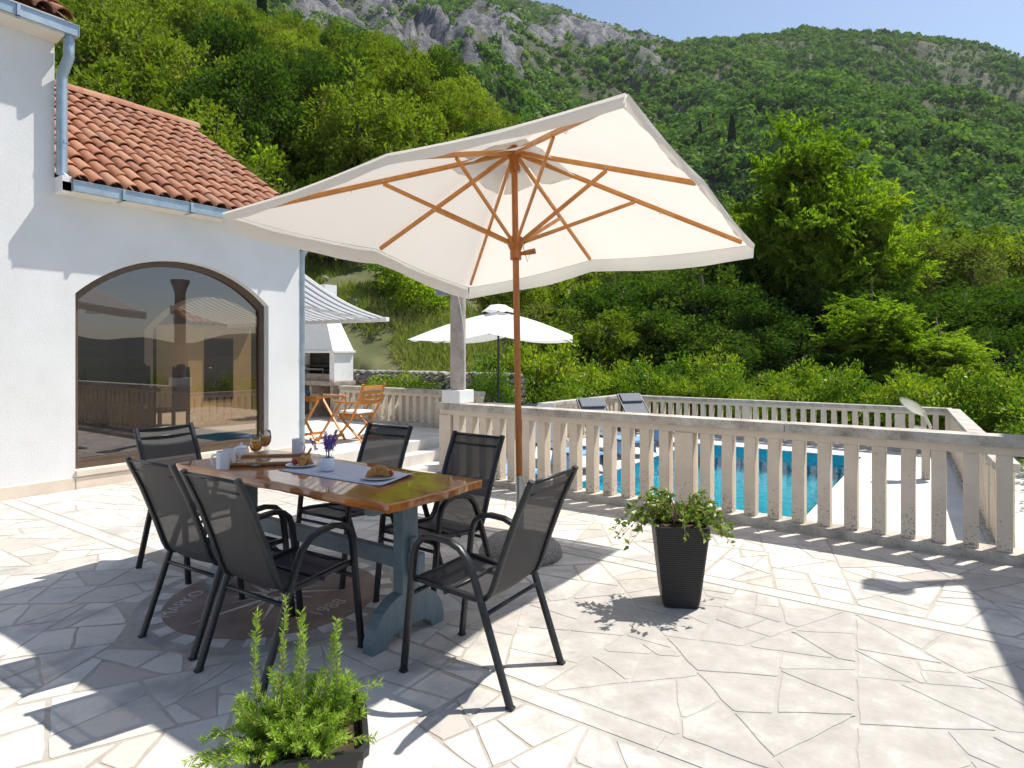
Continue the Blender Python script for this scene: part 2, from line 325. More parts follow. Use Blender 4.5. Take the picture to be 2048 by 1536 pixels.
    c = ramp(nt, noise(nt, .35, 6, .65, vec=p), [(.35, (.06, .075, .025)), (.55, (.13, .135, .05)), (.75, (.26, .22, .11))])
    nt.links.new(c, b.inputs['Base Color']); b.inputs['Roughness'].default_value = 1; M['ground'] = m
    m, nt, b = newmat('mountain_ground'); p = geopos(nt)
    rk = attr(nt, 'rock')
    veg = ramp(nt, noise(nt, .04, 8, .68, vec=p), [(.36, (.07, .10, .035)), (.52, (.12, .14, .06)), (.66, (.30, .27, .17))])
    rc = ramp(nt, noise(nt, .075, 10, .72, vec=p, dist=.8), [(.32, (.10, .10, .11)), (.45, (.22, .22, .235)), (.58, (.38, .375, .38)), (.75, (.52, .50, .47))])
    rc = mixc(nt, ramp(nt, noise(nt, .22, 8, .75, vec=p, dist=1.5), [(.38, (.8, .8, .8)), (.5, (0, 0, 0))]), rc, (.07, .075, .075))  # crevice shade put into the rock colour as dark noise streaks
    k = math_n(nt, 'ADD', rk, math_n(nt, 'MULTIPLY', math_n(nt, 'SUBTRACT', noise(nt, .05, 7, .7, vec=p), .5), 1.3))
    nt.links.new(mixc(nt, ramp(nt, k, [(.38, (0, 0, 0)), (.55, (1, 1, 1))]), veg, rc), b.inputs['Base Color'])
    b.inputs['Roughness'].default_value = 1; bump(nt, b, noise(nt, .12, 9, .78, vec=p), 1.0, 7.0); M['mountain'] = m
    m, nt, b = newmat('dry_stone'); r = objrand(nt)
    c = mixc(nt, ramp(nt, noise(nt, 9, 5), [(.4, (0, 0, 0)), (.7, (.6, .6, .6))]), ramp(nt, r, [(0, (.20, .19, .18)), (.5, (.34, .32, .30)), (1, (.46, .42, .36))]), (.14, .13, .12))
    nt.links.new(c, b.inputs['Base Color']); b.inputs['Roughness'].default_value = .95; bump(nt, b, noise(nt, 25, 5), .5, .01); M['drystone'] = m
mk_materials()

# ------------------------------------------------------------------ mesh helpers
class MB:
    def __init__(s): s.v = []; s.f = []
    def add(s, vs, fs):
        k = len(s.v); s.v += [tuple(map(float, q)) for q in vs]; s.f += [tuple(i + k for i in f) for f in fs]; return s
    def box(s, x0, x1, y0, y1, z0, z1, bev=0, mat=None):
        if bev:
            bm = bmesh.new(); bmesh.ops.create_cube(bm, size=1)
            bmesh.ops.scale(bm, vec=(x1 - x0, y1 - y0, z1 - z0), verts=bm.verts)
            bmesh.ops.translate(bm, vec=((x0 + x1) / 2, (y0 + y1) / 2, (z0 + z1) / 2), verts=bm.verts)
            bmesh.ops.bevel(bm, geom=bm.edges[:], offset=bev, segments=2, affect='EDGES', profile=.6)
            bm.verts.index_update()
            vs = [tuple(v.co) for v in bm.verts]; fs = [tuple(v.index for v in f.verts) for f in bm.faces]; bm.free()
        else:
            vs = [(x, y, z) for z in (z0, z1) for y in (y0, y1) for x in (x0, x1)]
            fs = [(0, 2, 3, 1), (4, 5, 7, 6), (0, 1, 5, 4), (2, 6, 7, 3), (0, 4, 6, 2), (1, 3, 7, 5)]
        if mat is not None: vs = [tuple(mat @ Vector(q)) for q in vs]
        return s.add(vs, fs)
    def tube(s, pts, r, n=8, flat=None, up=(0, 0, 1), cap=True):
        """tube along pts; r number or list; flat=(a,b) half sizes of a rectangular section (b along the up hint)"""
        pts = [Vector(q) for q in pts]; k = len(pts); rs = r if isinstance(r, (list, tuple)) else [r] * k
        base = len(s.v); prev = None
        for i, q in enumerate(pts):
            t = (pts[min(i + 1, k - 1)] - pts[max(i - 1, 0)]).normalized()
            if prev is None:
                h = Vector(up)
                if abs(h.dot(t)) > .97: h = Vector((1, 0, 0)) if abs(t.x) < .9 else Vector((0, 1, 0))
                a = t.cross(h).normalized()
            else: a = (prev - t * prev.dot(t)).normalized()
            prev = a; b = a.cross(t).normalized()
            if flat:
                fa, fb = flat; sc = rs[i]; ch = .35
                ring = [(fa, -fb * (1 - ch)), (fa, fb * (1 - ch)), (fa * (1 - ch), fb), (-fa * (1 - ch), fb), (-fa, fb * (1 - ch)), (-fa, -fb * (1 - ch)), (-fa * (1 - ch), -fb), (fa * (1 - ch), -fb)]
                for u, w in ring: s.v.append(tuple(q + a * u * sc + b * w * sc))
                m = 8
            else:
                for j in range(n):
                    an = 2 * math.pi * j / n
                    s.v.append(tuple(q + (a * math.cos(an) + b * math.sin(an)) * rs[i]))
                m = n
        for i in range(k - 1):
            for j in range(m):
                s.f.append((base + i * m + j, base + i * m + (j + 1) % m, base + (i + 1) * m + (j + 1) % m, base + (i + 1) * m + j))
        if cap:
            s.f.append(tuple(base + j for j in range(m))[::-1]); s.f.append(tuple(base + (k - 1) * m + j for j in range(m)))
        return s
    def lathe(s, prof, n=24, c=(0, 0, 0)):
        base = len(s.v)
        for r, z in prof:
            for j in range(n):
                an = 2 * math.pi * j / n; s.v.append((c[0] + r * math.cos(an), c[1] + r * math.sin(an), c[2] + z))
        for i in range(len(prof) - 1):
            for j in range(n): s.f.append((base + i * n + j, base + i * n + (j + 1) % n, base + (i + 1) * n + (j + 1) % n, base + (i + 1) * n + j))
        if prof[0][0] > 1e-6: s.f.append(tuple(base + j for j in range(n))[::-1])
        if prof[-1][0] > 1e-6: s.f.append(tuple(base + (len(prof) - 1) * n + j for j in range(n)))
        return s
    def prism(s, poly, f0, f1):
        """poly list of 2d points; f0/f1 map a 2d point to the two end positions"""
        n = len(poly); base = len(s.v)
        s.v += [tuple(f0(p)) for p in poly] + [tuple(f1(p)) for p in poly]
        s.f.append(tuple(base + i for i in range(n))[::-1]); s.f.append(tuple(base + n + i for i in range(n)))
        for i in range(n): s.f.append((base + i, base + (i + 1) % n, base + n + (i + 1) % n, base + n + i))
        return s
    def mesh(s, name, mat, smooth=False, auto=None):
        me = bpy.data.meshes.new(name); me.from_pydata(s.v, [], s.f); me.materials.append(mat); me.validate()
        bm = bmesh.new(); bm.from_mesh(me); bmesh.ops.recalc_face_normals(bm, faces=bm.faces); bm.to_mesh(me); bm.free()
        if smooth or auto:
            me.polygons.foreach_set('use_smooth', [True] * len(me.polygons))
            if auto: me.set_sharp_from_angle(angle=R(auto))
        return me
    def obj(s, name, mat, parent=None, smooth=False, auto=None): return link(name, s.mesh(name, mat, smooth, auto), parent)
def link(name, me, parent=None, loc=None):
    o = bpy.data.objects.new(name, me); C.objects.link(o)
    if parent is not None: o.parent = parent
    if loc is not None: o.location = loc
    return o
def tag(o, label=None, cat=None, group=None, kind=None):
    if label: o['label'] = label
    if cat: o['category'] = cat
    if group: o['group'] = group
    if kind: o['kind'] = kind
    return o
def thing(name, label, cat, loc=(0, 0, 0), rz=0, group=None):
    o = bpy.data.objects.new(name, None); C.objects.link(o); o.location = loc; o.rotation_euler = (0, 0, rz)
    o.empty_display_size = .1
    return tag(o, label, cat, group)
def copy_tree(o, parent=None):
    c = o.copy(); C.objects.link(c); c.parent = parent
    for ch in list(o.children): copy_tree(ch, c)
    return c
rng = np.random.default_rng(7); rnd = random.Random(11)

def fast_mesh(name, V, nper, mat, lr=None):
    """V (F*nper,3) separate faces of nper verts"""
    F = len(V) // nper; me = bpy.data.meshes.new(name)
    me.vertices.add(len(V)); me.vertices.foreach_set('co', np.ascontiguousarray(V, dtype=np.float32).ravel())
    me.loops.add(len(V)); me.loops.foreach_set('vertex_index', np.arange(len(V), dtype=np.int32))
    me.polygons.add(F); me.polygons.foreach_set('loop_start', np.arange(0, len(V), nper, dtype=np.int32))
    me.polygons.foreach_set('loop_total', np.full(F, nper, dtype=np.int32))
    if lr is not None:
        a = me.attributes.new('lr', 'FLOAT', 'FACE'); a.data.foreach_set('value', np.ascontiguousarray(lr, dtype=np.float32))
    me.materials.append(mat); me.update(calc_edges=True); return me
def leaves(P, length, width, rg, updir=None, ups=.4, jit=.35, fold=.15):
    """rhombic leaf blades at points P; updir (N,3) preferred leaf direction"""
    N = len(P); d = rg.normal(size=(N, 3))
    if updir is not None: d = d * (1 - ups) + updir * ups * 1.7
    d /= np.linalg.norm(d, axis=1)[:, None]
    q = rg.normal(size=(N, 3)); q[:, 2] += .0
    r = np.cross(d, q); r /= np.linalg.norm(r, axis=1)[:, None]; n = np.cross(r, d)
    L = (length * (1 + jit * rg.uniform(-1, 1, N)))[:, None]; W = L * (width / length)
    V = np.empty((N, 4, 3)); V[:, 0] = P; V[:, 1] = P + d * L * .45 + r * W * .5 + n * L * fold
    V[:, 2] = P + d * L; V[:, 3] = P + d * L * .45 - r * W * .5 + n * L * fold
    return V.reshape(-1, 3)

# value noise on arrays
_tab = np.random.default_rng(3).random(65536)
def vnoise(x, y, z=None, seed=0):
    if z is None: z = np.zeros_like(x)
    xi, yi, zi = (np.floor(t).astype(np.int64) for t in (x, y, z)); fx, fy, fz = x - xi, y - yi, z - zi
    fx, fy, fz = (t * t * (3 - 2 * t) for t in (fx, fy, fz)); out = 0
    for a in (0, 1):
        for b in (0, 1):
            for c in (0, 1):
                h = ((xi + a) * 73856093 ^ (yi + b) * 19349663 ^ (zi + c) * 83492791 ^ (seed * 2654435761)) & 65535
                out = out + _tab[h] * (fx if a else 1 - fx) * (fy if b else 1 - fy) * (fz if c else 1 - fz)
    return out
def fbm(x, y, z=None, oct=5, seed=0, gain=.5):
    o = 0; am = 1; tot = 0; zz = z
    for i in range(oct):
        o = o + am * vnoise(x * 2 ** i, y * 2 ** i, None if z is None else z * 2 ** i, seed + i); tot += am; am *= gain
    return o / tot
# ------------------------------------------------------------------ terrain
def sstep(a, b, x): t = np.clip((x - a) / (b - a), 0, 1); return t * t * (3 - 2 * t)
def near_height(X, Y):
    """ground round the house: level by the pool, rising behind and to the left"""
    d = -X * ST + Y * CT; a = (X * CT + Y * ST) / np.maximum(d, 1.0)
    k = np.interp(a, [-.85, -.57, -.38, -.2, -.1, 0, .14], [.68, .65, .58, .52, .47, .36, .11])
    base = -.62 + 1.36 * (1 - sstep(-.10, .0, a)) * sstep(10.6, 11.7, Y)
    rise = np.maximum(0, d - 17) * k
    z = base + rise + (fbm(X * .25, Y * .25, seed=5) - .5) * np.clip(d - 12, 0, 12) * .12
    behind = sstep(-2, -14, Y) * 0 - sstep(3, 14, X) * sstep(9, 0, Y) * 1.5
    return z + behind
def grid_obj(name, U, Vv, fx, mat, kind='structure'):
    nu, nv = len(U), len(Vv); uu, vv = np.meshgrid(U, Vv, indexing='ij'); P = fx(uu, vv).reshape(-1, 3)
    i = np.arange(nu - 1)[:, None] * nv + np.arange(nv - 1)[None, :]; i = i.ravel()
    F = np.stack([i, i + nv, i + nv + 1, i + 1], 1)
    me = bpy.data.meshes.new(name); me.vertices.add(len(P)); me.vertices.foreach_set('co', P.astype(np.float32).ravel())
    me.loops.add(F.size); me.loops.foreach_set('vertex_index', F.astype(np.int32).ravel())
    me.polygons.add(len(F)); me.polygons.foreach_set('loop_start', np.arange(0, F.size, 4, dtype=np.int32)); me.polygons.foreach_set('loop_total', np.full(len(F), 4, dtype=np.int32))
    me.polygons.foreach_set('use_smooth', np.ones(len(F), dtype=bool))
    me.materials.append(mat); me.update(calc_edges=True); o = link(name, me)
    if kind: tag(o, kind=kind)
    return o, P
# near ground in camera-polar layout (tan of bearing, distance), wide enough to run well past the frame
def near_pt(a, d):
    X = d * (a * CT - ST); Y = d * (a * ST + CT); z = near_height(X, Y)
    # keep it under the terrace, the pool and the house
    inside = (X > -14.5) & (X < 3.2) & (Y > -6) & (Y < np.where(X < -7.3, 11.75, 14.9))
    z = np.where(inside, np.minimum(z, -1.9), z)
    return np.stack([X, Y, z], -1)
o, _ = grid_obj('hillside', np.linspace(-1.6, 1.9, 150), np.concatenate([np.linspace(10.5, 30, 60), np.linspace(31, 130, 60)]), near_pt, M['ground'])
# wide ground sheet below everything, out to the horizon
gm = MB().add([(-3000, -3000, -6), (3000, -3000, -6), (3000, 3000, -6), (-3000, 3000, -6)], [(0, 1, 2, 3)])
tag(gm.obj('valley_ground', M['hill_forest']), kind='structure')
# mountain: one slope from behind the woods up to the ridge that closes the view
RX = np.array([-1400, -600, 0, 300, 540, 800, 950, 1050, 1120, 1200, 1345, 1430, 1560, 1690, 1800, 1900, 2048, 2400, 3200, 4200.])
RY = np.array([-300, -420, -360, -250, -150, -75, -35, -4, 20, 48, 88, 78, 67, 62, 70, 84, 112, 200, 330, 420.])
def ridge_el(a): return (HOR - np.interp(a * FPX + 1024, RX, RY)) / FPX
def mountain_pt(a, t):
    px = a * FPX + 1024
    Rd = 620 + 300 * (1 - sstep(1150, 1500, px))
    d = 95 + (Rd - 95) * t
    zr = HCAM + ridge_el(a) * Rd
    z0 = 6 + 22 * (1 - sstep(-.1, .2, a))
    tt = np.clip(t, 0, 1)
    z = z0 + (zr - z0) * (tt ** 1.12) - np.maximum(0, t - 1) * 500
    X = d * (a * CT - ST); Y = d * (a * ST + CT)
    n = (fbm(X / 130, Y / 130, oct=5, seed=21) - .5); g = 1 - np.abs(2 * fbm(X / 190 + 3, Y / 190, oct=3, seed=31) - 1)
    damp = np.clip(np.minimum(tt * 5, (1 - tt) * 4), 0, 1)
    z = z + (n * 62 - (g - .7) * 46) * damp + (fbm(X / 30, Y / 30, oct=4, seed=41) - .5) * 11 * np.clip(tt * 4, .1, 1)
    rk = rock_mask(a, t, X, Y)
    rg_ = 1 - np.abs(2 * fbm(X / 34, Y / 34, z / 90, oct=6, seed=51) - 1)
    z = z + rk * (rg_ - .6) * 75 * np.clip((1 - tt) * 6 + .25, 0, 1)
    return np.stack([X, Y, z], -1)
def base_py(a, t):
    px = a * FPX + 1024; Rd = 620 + 300 * (1 - sstep(1150, 1500, px)); d = 95 + (Rd - 95) * t; z0 = 6 + 22 * (1 - sstep(-.1, .2, a)); zr = HCAM + ridge_el(a) * Rd
    return HOR - FPX * (z0 + (zr - z0) * np.clip(t, 0, 1) ** 1.12 - HCAM) / d
def rock_mask(a, t, X, Y):
    px = a * FPX + 1024; py = base_py(a, t)
    def blob(cx, cy, wx, wy, k): return np.exp(-(((px - cx) / wx) ** 2 + ((py - cy) / wy) ** 2)) * k
    m = np.maximum.reduce([blob(840, 145, 105, 75, 1.35), blob(950, 130, 105, 75, 1.3), blob(640, 60, 120, 60, .8), blob(1160, 95, 130, 42, 1.0), blob(1290, 95, 90, 22, .7), blob(1290, 170, 70, 60, .45), blob(1960, 150, 110, 30, .3), blob(760, 10, 120, 60, .8)])
    return np.clip(m + (fbm(X / 60, Y / 60, oct=4, seed=61) - .55) * .7, 0, 1)
NU, NV = 560, 240
UU = np.linspace(-1.15, 1.55, NU); VV = np.linspace(0, 1.06, NV)
mo, MP = grid_obj('mountain', UU, VV, mountain_pt, M['mountain'])
ua, ta = np.meshgrid(UU, VV, indexing='ij'); rkv = rock_mask(ua.ravel(), ta.ravel(), MP[:, 0], MP[:, 1])
at_ = mo.data.attributes.new('rock', 'FLOAT', 'POINT'); at_.data.foreach_set('value', rkv.astype(np.float32))
# scrub and forest on the mountain: too many and too small to count
def scrub():
    VS, LS = [], []; n = 60000; a = rng.uniform(-.95, 1.25, n); t = rng.uniform(.0, 1.02, n) ** .8
    P = mountain_pt(a, t); rk = rock_mask(a, t, P[:, 0], P[:, 1])
    den = fbm(P[:, 0] / 45, P[:, 1] / 45, oct=4, seed=71)
    lowt = 1 - .35 * sstep(.55, 1, t)
    keep = (rng.random(n) < (1.15 - 1.7 * rk) * (.35 + 1.3 * sstep(.33, .58, den)) * lowt) & (P[:, 1] * CT - P[:, 0] * ST > 90)
    P = P[keep]; t = t[keep]; n = len(P)
    px, py = 1024 + FPX * (P[:, 0] * CT + P[:, 1] * ST) / (-P[:, 0] * ST + P[:, 1] * CT), None
    keep = (px > -80) & (px < 2130); P = P[keep]; t = t[keep]; n = len(P)
    d = -P[:, 0] * ST + P[:, 1] * CT
    rad = rng.uniform(1.3, 2.9, n) * (1.25 - .45 * t) * np.where(rng.random(n) < .12, 1.5, 1)
    for K, sel, kk in ((20, d > 330, 1.0), (52, (d <= 330) & (d > 190), .6), (100, d <= 190, .42)):
        scrub_part(P[sel], rad[sel], K, kk, VS, LS)
    o = link('mountain_scrub', fast_mesh('mountain_scrub', np.concatenate(VS), 4, M['leaf_scrub'], np.concatenate(LS)))
    tag(o, 'dense green scrub and forest covering the mountainside', 'scrub', kind='stuff')
def scrub_part(P, rad, K, kk, VS, LS):
    n = len(P)
    th = rng.uniform(0, 2 * np.pi, (n, K)); u = rng.uniform(-.25, 1, (n, K)); s = np.sqrt(1 - u * u)
    D = np.stack([s * np.cos(th), s * np.sin(th), u], -1)
    rr = rng.uniform(.55, 1.05, (n, K, 1)) * rad[:, None, None]
    Q = P[:, None, :] + D * rr * np.array([1, 1, 1.05]) + np.array([0, 0, 1]) * (rad * .55)[:, None, None]
    Nn = D + rng.normal(size=D.shape) * .45; Nn /= np.linalg.norm(Nn, axis=-1)[..., None]
    T = np.cross(Nn, rng.normal(size=D.shape)); T /= np.linalg.norm(T, axis=-1)[..., None]; B = np.cross(Nn, T)
    sz = rad[:, None, None] * rng.uniform(.3, .55, (n, K, 1)) * kk
    V = np.stack([Q - T * sz, Q + B * sz * .8, Q + T * sz, Q - B * sz * .8], 2).reshape(-1, 3)
    lr = np.clip(np.repeat(rng.random(n) * .75 + .25 * fbm(P[:, 0] / 70, P[:, 1] / 70, oct=3, seed=81), K) + rng.normal(size=n * K) * .08, 0, 1)
    VS.append(V); LS.append(lr)
scrub()
# low hills across the valley, behind the camera: they show in the window
def far_hills(b, t):
    Rr = 1400 + 500 * t; el = .034 + .016 * np.sin(b * 9.5 + 1.2) + .009 * np.sin(b * 17 + 2) + .004 * np.sin(b * 61)
    return np.stack([np.cos(b) * Rr, np.sin(b) * Rr, -6 + np.clip(el, .015, 1) * Rr * np.sin(np.clip(t, 0, 1) * math.pi / 2)], -1)
grid_obj('hills_across_valley', np.linspace(R(-150), R(38), 160), np.linspace(0, 1, 14), far_hills, M['hill_forest'])

# ------------------------------------------------------------------ house
WX = -7.68; YC = 5.68; YT = 2.68; ZL = 3.10; ZU = 4.66
oy0, oy1, oz0, ozs, ozt = 2.87, 5.18, .20, 2.08, 2.55
hw = (oy1 - oy0) / 2; rise = ozt - ozs; AR = (hw * hw + rise * rise) / (2 * rise); oyc = (oy0 + oy1) / 2
def arch(y, off=0): return ozt - AR + math.sqrt(max(0, (AR + off) ** 2 - (y - oyc) ** 2))
house = thing('house', 'white rendered house with arched window and terracotta roof beside the terrace', 'house', (WX, 4, 0))
def H(mb, name, mat, parent=None, **k):
    o = mb.obj(name, mat, parent or house, **k); o.matrix_parent_inverse = Matrix.Translation((-WX, -4, 0)) if (parent is None or parent is house) else Matrix()
    return o
w = MB()
def q(y0, y1, z0, z1, x=WX): w.add([(x, y0, z0), (x, y1, z0), (x, y1, z1), (x, y0, z1)], [(0, 1, 2, 3)])
q(-4, YT, 0, ZU); q(YT, oy0, 0, ZL); q(oy1, YC, 0, ZL); q(oy0, oy1, 0, oz0)
NS = 28; ys = [oy0 + (oy1 - oy0) * i / NS for i in range(NS + 1)]
for i in range(NS):
    a, b = ys[i], ys[i + 1]
    w.add([(WX, a, arch(a)), (WX, b, arch(b)), (WX, b, ZL), (WX, a, ZL)], [(0, 1, 2, 3)])
    w.add([(WX, a, arch(a)), (WX - .24, a, arch(a)), (WX - .24, b, arch(b)), (WX, b, arch(b))], [(0, 1, 2, 3)])
w.add([(WX, oy0, oz0), (WX - .24, oy0, oz0), (WX - .24, oy0, arch(oy0)), (WX, oy0, arch(oy0))], [(0, 1, 2, 3)])
w.add([(WX, oy1, oz0), (WX - .24, oy1, oz0), (WX - .24, oy1, arch(oy1)), (WX, oy1, arch(oy1))], [(0, 1, 2, 3)])
XR, ZR = -10.8, 5.27                                           # ridge of the lower roof
ex0, ex1, ezs, ezt = -11.9, -8.25, 1.85, 2.35; ehw = (ex1 - ex0) / 2; er = ezt - ezs; EA = (ehw ** 2 + er ** 2) / (2 * er); exc = (ex0 + ex1) / 2
def earch(x): return ezt - EA + math.sqrt(max(0, EA ** 2 - (x - exc) ** 2))
def end_wall(mb, Y, zt, xl, xr, z0):
    mb.add([(xl, Y, z0), (ex0, Y, z0), (ex0, Y, zt), (xl, Y, zt)], [(0, 1, 2, 3)]); mb.add([(ex1, Y, z0), (xr, Y, z0), (xr, Y, zt), (ex1, Y, zt)], [(0, 1, 2, 3)])
    for i in range(16):
        a, b = ex0 + (ex1 - ex0) * i / 16, ex0 + (ex1 - ex0) * (i + 1) / 16; mb.add([(a, Y, earch(a)), (b, Y, earch(b)), (b, Y, zt), (a, Y, zt)], [(0, 1, 2, 3)])
end_wall(w, YC, ZL, -14, WX, 0)
for i in range(16):
    a, b = ex0 + (ex1 - ex0) * i / 16, ex0 + (ex1 - ex0) * (i + 1) / 16; w.add([(a, YC, earch(a)), (b, YC, earch(b)), (b, YC - .15, earch(b)), (a, YC - .15, earch(a))], [(0, 1, 2, 3)])
for x in (ex0, ex1): w.add([(x, YC, 0), (x, YC - .15, 0), (x, YC - .15, earch(x)), (x, YC, earch(x))], [(0, 1, 2, 3)])
w.add([(-14, YC, ZL), (XR, YC, ZR - .1), (WX, YC, ZL)], [(0, 1, 2)])
w.add([(WX, YT, ZL - .2), (-14, YT, ZL - .2), (-14, YT, ZU), (XR, YT, 6.6), (WX, YT, ZU)], [(0, 1, 2, 3, 4)])
w.add([(-14, -4, 0), (-14, YC, 0), (-14, YC, ZL), (-14, -4, ZL)], [(0, 1, 2, 3)])
w.add([(WX, -4, 0), (-14, -4, 0), (-14, -4, ZU), (WX, -4, ZU)], [(0, 1, 2, 3)])
H(w, 'wall', M['wall'])
# room seen through the tinted pane
rm = MB(); x0, x1, y0, y1, z0, z1 = -12.5, WX - .245, oy0 - .9, oy1 + .35, .2, 2.9
rm.add([(x0, y0, z0), (x0, y1, z0), (x0, y1, z1), (x0, y0, z1), (x1, y0, z0), (x1, y1, z0), (x1, y1, z1), (x1, y0, z1)],
       [(0, 1, 2, 3), (0, 3, 7, 4), (3, 2, 6, 7)])
end_wall(rm, y1, z1, x0, x1, z0)
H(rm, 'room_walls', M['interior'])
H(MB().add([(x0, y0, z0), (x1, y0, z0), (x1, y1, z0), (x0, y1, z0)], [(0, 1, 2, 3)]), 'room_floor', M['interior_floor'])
# window
win = thing('window', None, None); win.parent = house; win.matrix_parent_inverse = Matrix.Translation((-WX, -4, 0)); del_keys = [k for k in win.keys()]
for k in del_keys: del win[k]
fw = .065
fr = MB(); xs0, xs1 = WX - .17, WX - .105
inner = lambda y: arch(min(max(y, oy0 + fw), oy1 - fw), -fw * 1.05)
outl = [(oy0, oz0), (oy0, arch(oy0))] + [(y, arch(y)) for y in ys[1:-1]] + [(oy1, arch(oy1)), (oy1, oz0)]
def inset(p):
    y = oyc + (p[0] - oyc) * (hw - fw) / hw
    return (y, oz0 + .1) if p[1] == oz0 else (y, arch(p[0]) - fw * .95)
inl = [inset(p) for p in outl]; n = len(outl)
for i in range(n):
    j = (i + 1) % n; A, B, a, b = outl[i], outl[j], inl[i], inl[j]
    for X in (xs1,): fr.add([(X, *A), (X, *B), (X, *b), (X, *a)], [(0, 1, 2, 3)])
    fr.add([(xs1, *a), (xs1, *b), (xs0, *b), (xs0, *a)], [(0, 1, 2, 3)])
fr.box(xs1 - .03, xs1 + .015, oy0 + .01, oy1 - .01, oz0 + .002, oz0 + .06)
f_o = fr.obj('frame', M['brown_frame'], win)
pane = MB(); pane.add([(xs0 + .02, *p) for p in inl], [tuple(range(n))]); pane.obj('pane', M['tint'], win)
MB().box(WX - .24, WX + .03, oy0 - .0, oy1 + .0, oz0 - .07, oz0 - .002, .008).obj('sill', M['skirt'], win)
# skirting
sk = 0
for (a, b) in ((-4, -1.2), (-1.2, 1.05), (1.05, 2.868), (2.872, 5.18), (5.182, YC + .012)):
    H(MB().box(WX - .02, WX + .014, a, b - .004, -.02, .125 if a != 2.872 else .118, .004), 'skirting_board', M['skirt'])
# gutters, soffits and downpipes
def gutter(y0, y1, z, name, brk):
    g = MB(); X1 = WX + .225; X0 = WX + .075
    prof = [(X0, z + .105), (X0, z), (X1, z), (X1, z + .10), (X1 + .012, z + .105), (X1 + .012, z + .112), (X1 - .01, z + .112), (X1 - .01, z + .012), (X0 + .01, z + .012), (X0 + .01, z + .105)]
    g.prism(prof, lambda p: (p[0], y0, p[1]), lambda p: (p[0], y1, p[1]))
    for ye in (y0, y1): g.box(X0 + .001, X1 + .006, ye - .003, ye + .003, z + .001, z + .109)
    o = H(g, name, M['zinc'])
    for yb in brk:
        b = MB().box(X1 + .002, X1 + .016, yb - .014, yb + .014, z - .016, z + .105); b.box(X0, X1 + .016, yb - .014, yb + .014, z - .018, z - .004)
        b.obj('bracket', M['zinc'], o)
    return o
gutter(YT + .09, YC + .2, 3.115, 'gutter', [3.25, 4.0, 4.75, 5.5])
gutter(-4, YT + .14, 4.715, 'gutter', [.9, 1.65, 2.3])
H(MB().add([(WX, YT, ZL), (WX + .20, YT, ZL + .008), (WX + .20, YC + .18, ZL + .008), (WX, YC + .18, ZL), (WX + .2, YT, 3.2), (WX + .2, YC + .18, 3.2)], [(0, 1, 2, 3), (1, 2, 5, 4)]), 'soffit', M['soffit'])
H(MB().add([(WX, -4, ZU), (WX + .20, -4, ZU + .03), (WX + .20, YT + .02, ZU + .03), (WX, YT + .02, ZU), (WX + .2, -4, 4.85), (WX + .2, YT + .02, 4.85), (WX, YT + .02, 4.85)], [(0, 1, 2, 3), (1, 2, 5, 4), (2, 3, 6, 5)]), 'soffit', M['soffit'])
H(MB().box(WX - .3, WX + .2, YT - .004, YT + .085, ZL - .001, 3.26, .004), 'soffit_return', M['wall'])
dp = MB().tube([(WX + .15, YT + .075, 4.72), (WX + .15, YT + .075, 4.56), (WX + .15, YT + .075, 4.50), (WX + .065, YT + .045, 4.33), (WX + .06, YT + .045, 4.27), (WX + .06, YT + .045, 3.3), (WX + .12, YT + .1, 3.22)], .05, 14)
d_o = H(dp, 'downpipe', M['zinc'], auto=30)
MB().lathe([(.054, 0), (.054, .03)], 14, (WX + .06, YT + .045, 3.62)).obj('clip', M['zinc'], d_o)
dp = MB().tube([(WX + .12, YC + .12, 3.12), (WX + .12, YC + .1, 3.02), (WX - .0, YC + .05, 2.86), (WX - .02, YC + .045, 2.8), (WX - .02, YC + .045, .0)], .045, 14)
d_o = H(dp, 'downpipe', M['zinc'], auto=30)
for z in (2.5, 1.4, .5): MB().lathe([(.05, 0), (.05, .03)], 14, (WX - .02, YC + .045, z)).obj('clip', M['zinc'], d_o)
# roofs
sl = (ZR - 3.20) / (XR - (WX + .2)); ang = math.atan2(ZR - 3.20, (WX + .2) - XR)
roof = H(MB().add([(WX + .2, YT, 3.19), (XR, YT, ZR), (XR, YC + .16, ZR), (WX + .2, YC + .16, 3.19), (-14.2, YT, 3.19), (-14.2, YC + .16, 3.19)], [(0, 1, 2, 3), (1, 4, 5, 2)]), 'roof', M['tile'])
NC, NR_ = 18, 12; pitch = (YC + .12 - YT - .06) / NC; Ls = math.hypot(ZR - 3.2, WX + .2 - XR); cl = Ls / NR_
def tile_mesh(name, L, r0, r1, th=.013, seg=7):
    t = MB(); base = []
    for (x, r) in ((0, r0), (L, r1)):
        for rr in (r, r - th):
            for i in range(seg + 1):
                an = math.pi * i / seg; t.v.append((-x, rr * math.cos(an), rr * math.sin(an)))
    k = seg + 1
    for i in range(seg):
        t.f += [(i, i + 1, 2 * k + i + 1, 2 * k + i), (k + i, 3 * k + i, 3 * k + i + 1, k + i + 1), (i, k + i, k + i + 1, i + 1), (2 * k + i, 2 * k + i + 1, 3 * k + i + 1, 3 * k + i)]
    me = t.mesh(name, M['tile'], True, 40); return me
tm = tile_mesh('roof_tile', cl * 1.22, .088, .072)
RM = Matrix.Translation((-WX, -4, 0))
for r in range(NR_):
    for c in range(NC):
        s0 = r * cl - .015; x = WX + .2 - math.cos(ang) * s0; z = 3.20 + math.sin(ang) * s0
        o = link('roof_tile', tm, roof); o.location = (x, YT + .08 + (c + .5) * pitch + rnd.uniform(-.006, .006), z + .022 + rnd.uniform(-.004, .006))
        o.rotation_euler = (rnd.uniform(-.02, .02), ang + rnd.uniform(-.015, .02) - .045, rnd.uniform(-.025, .025))
rt = tile_mesh('ridge_tile', .42, .13, .115, .016)
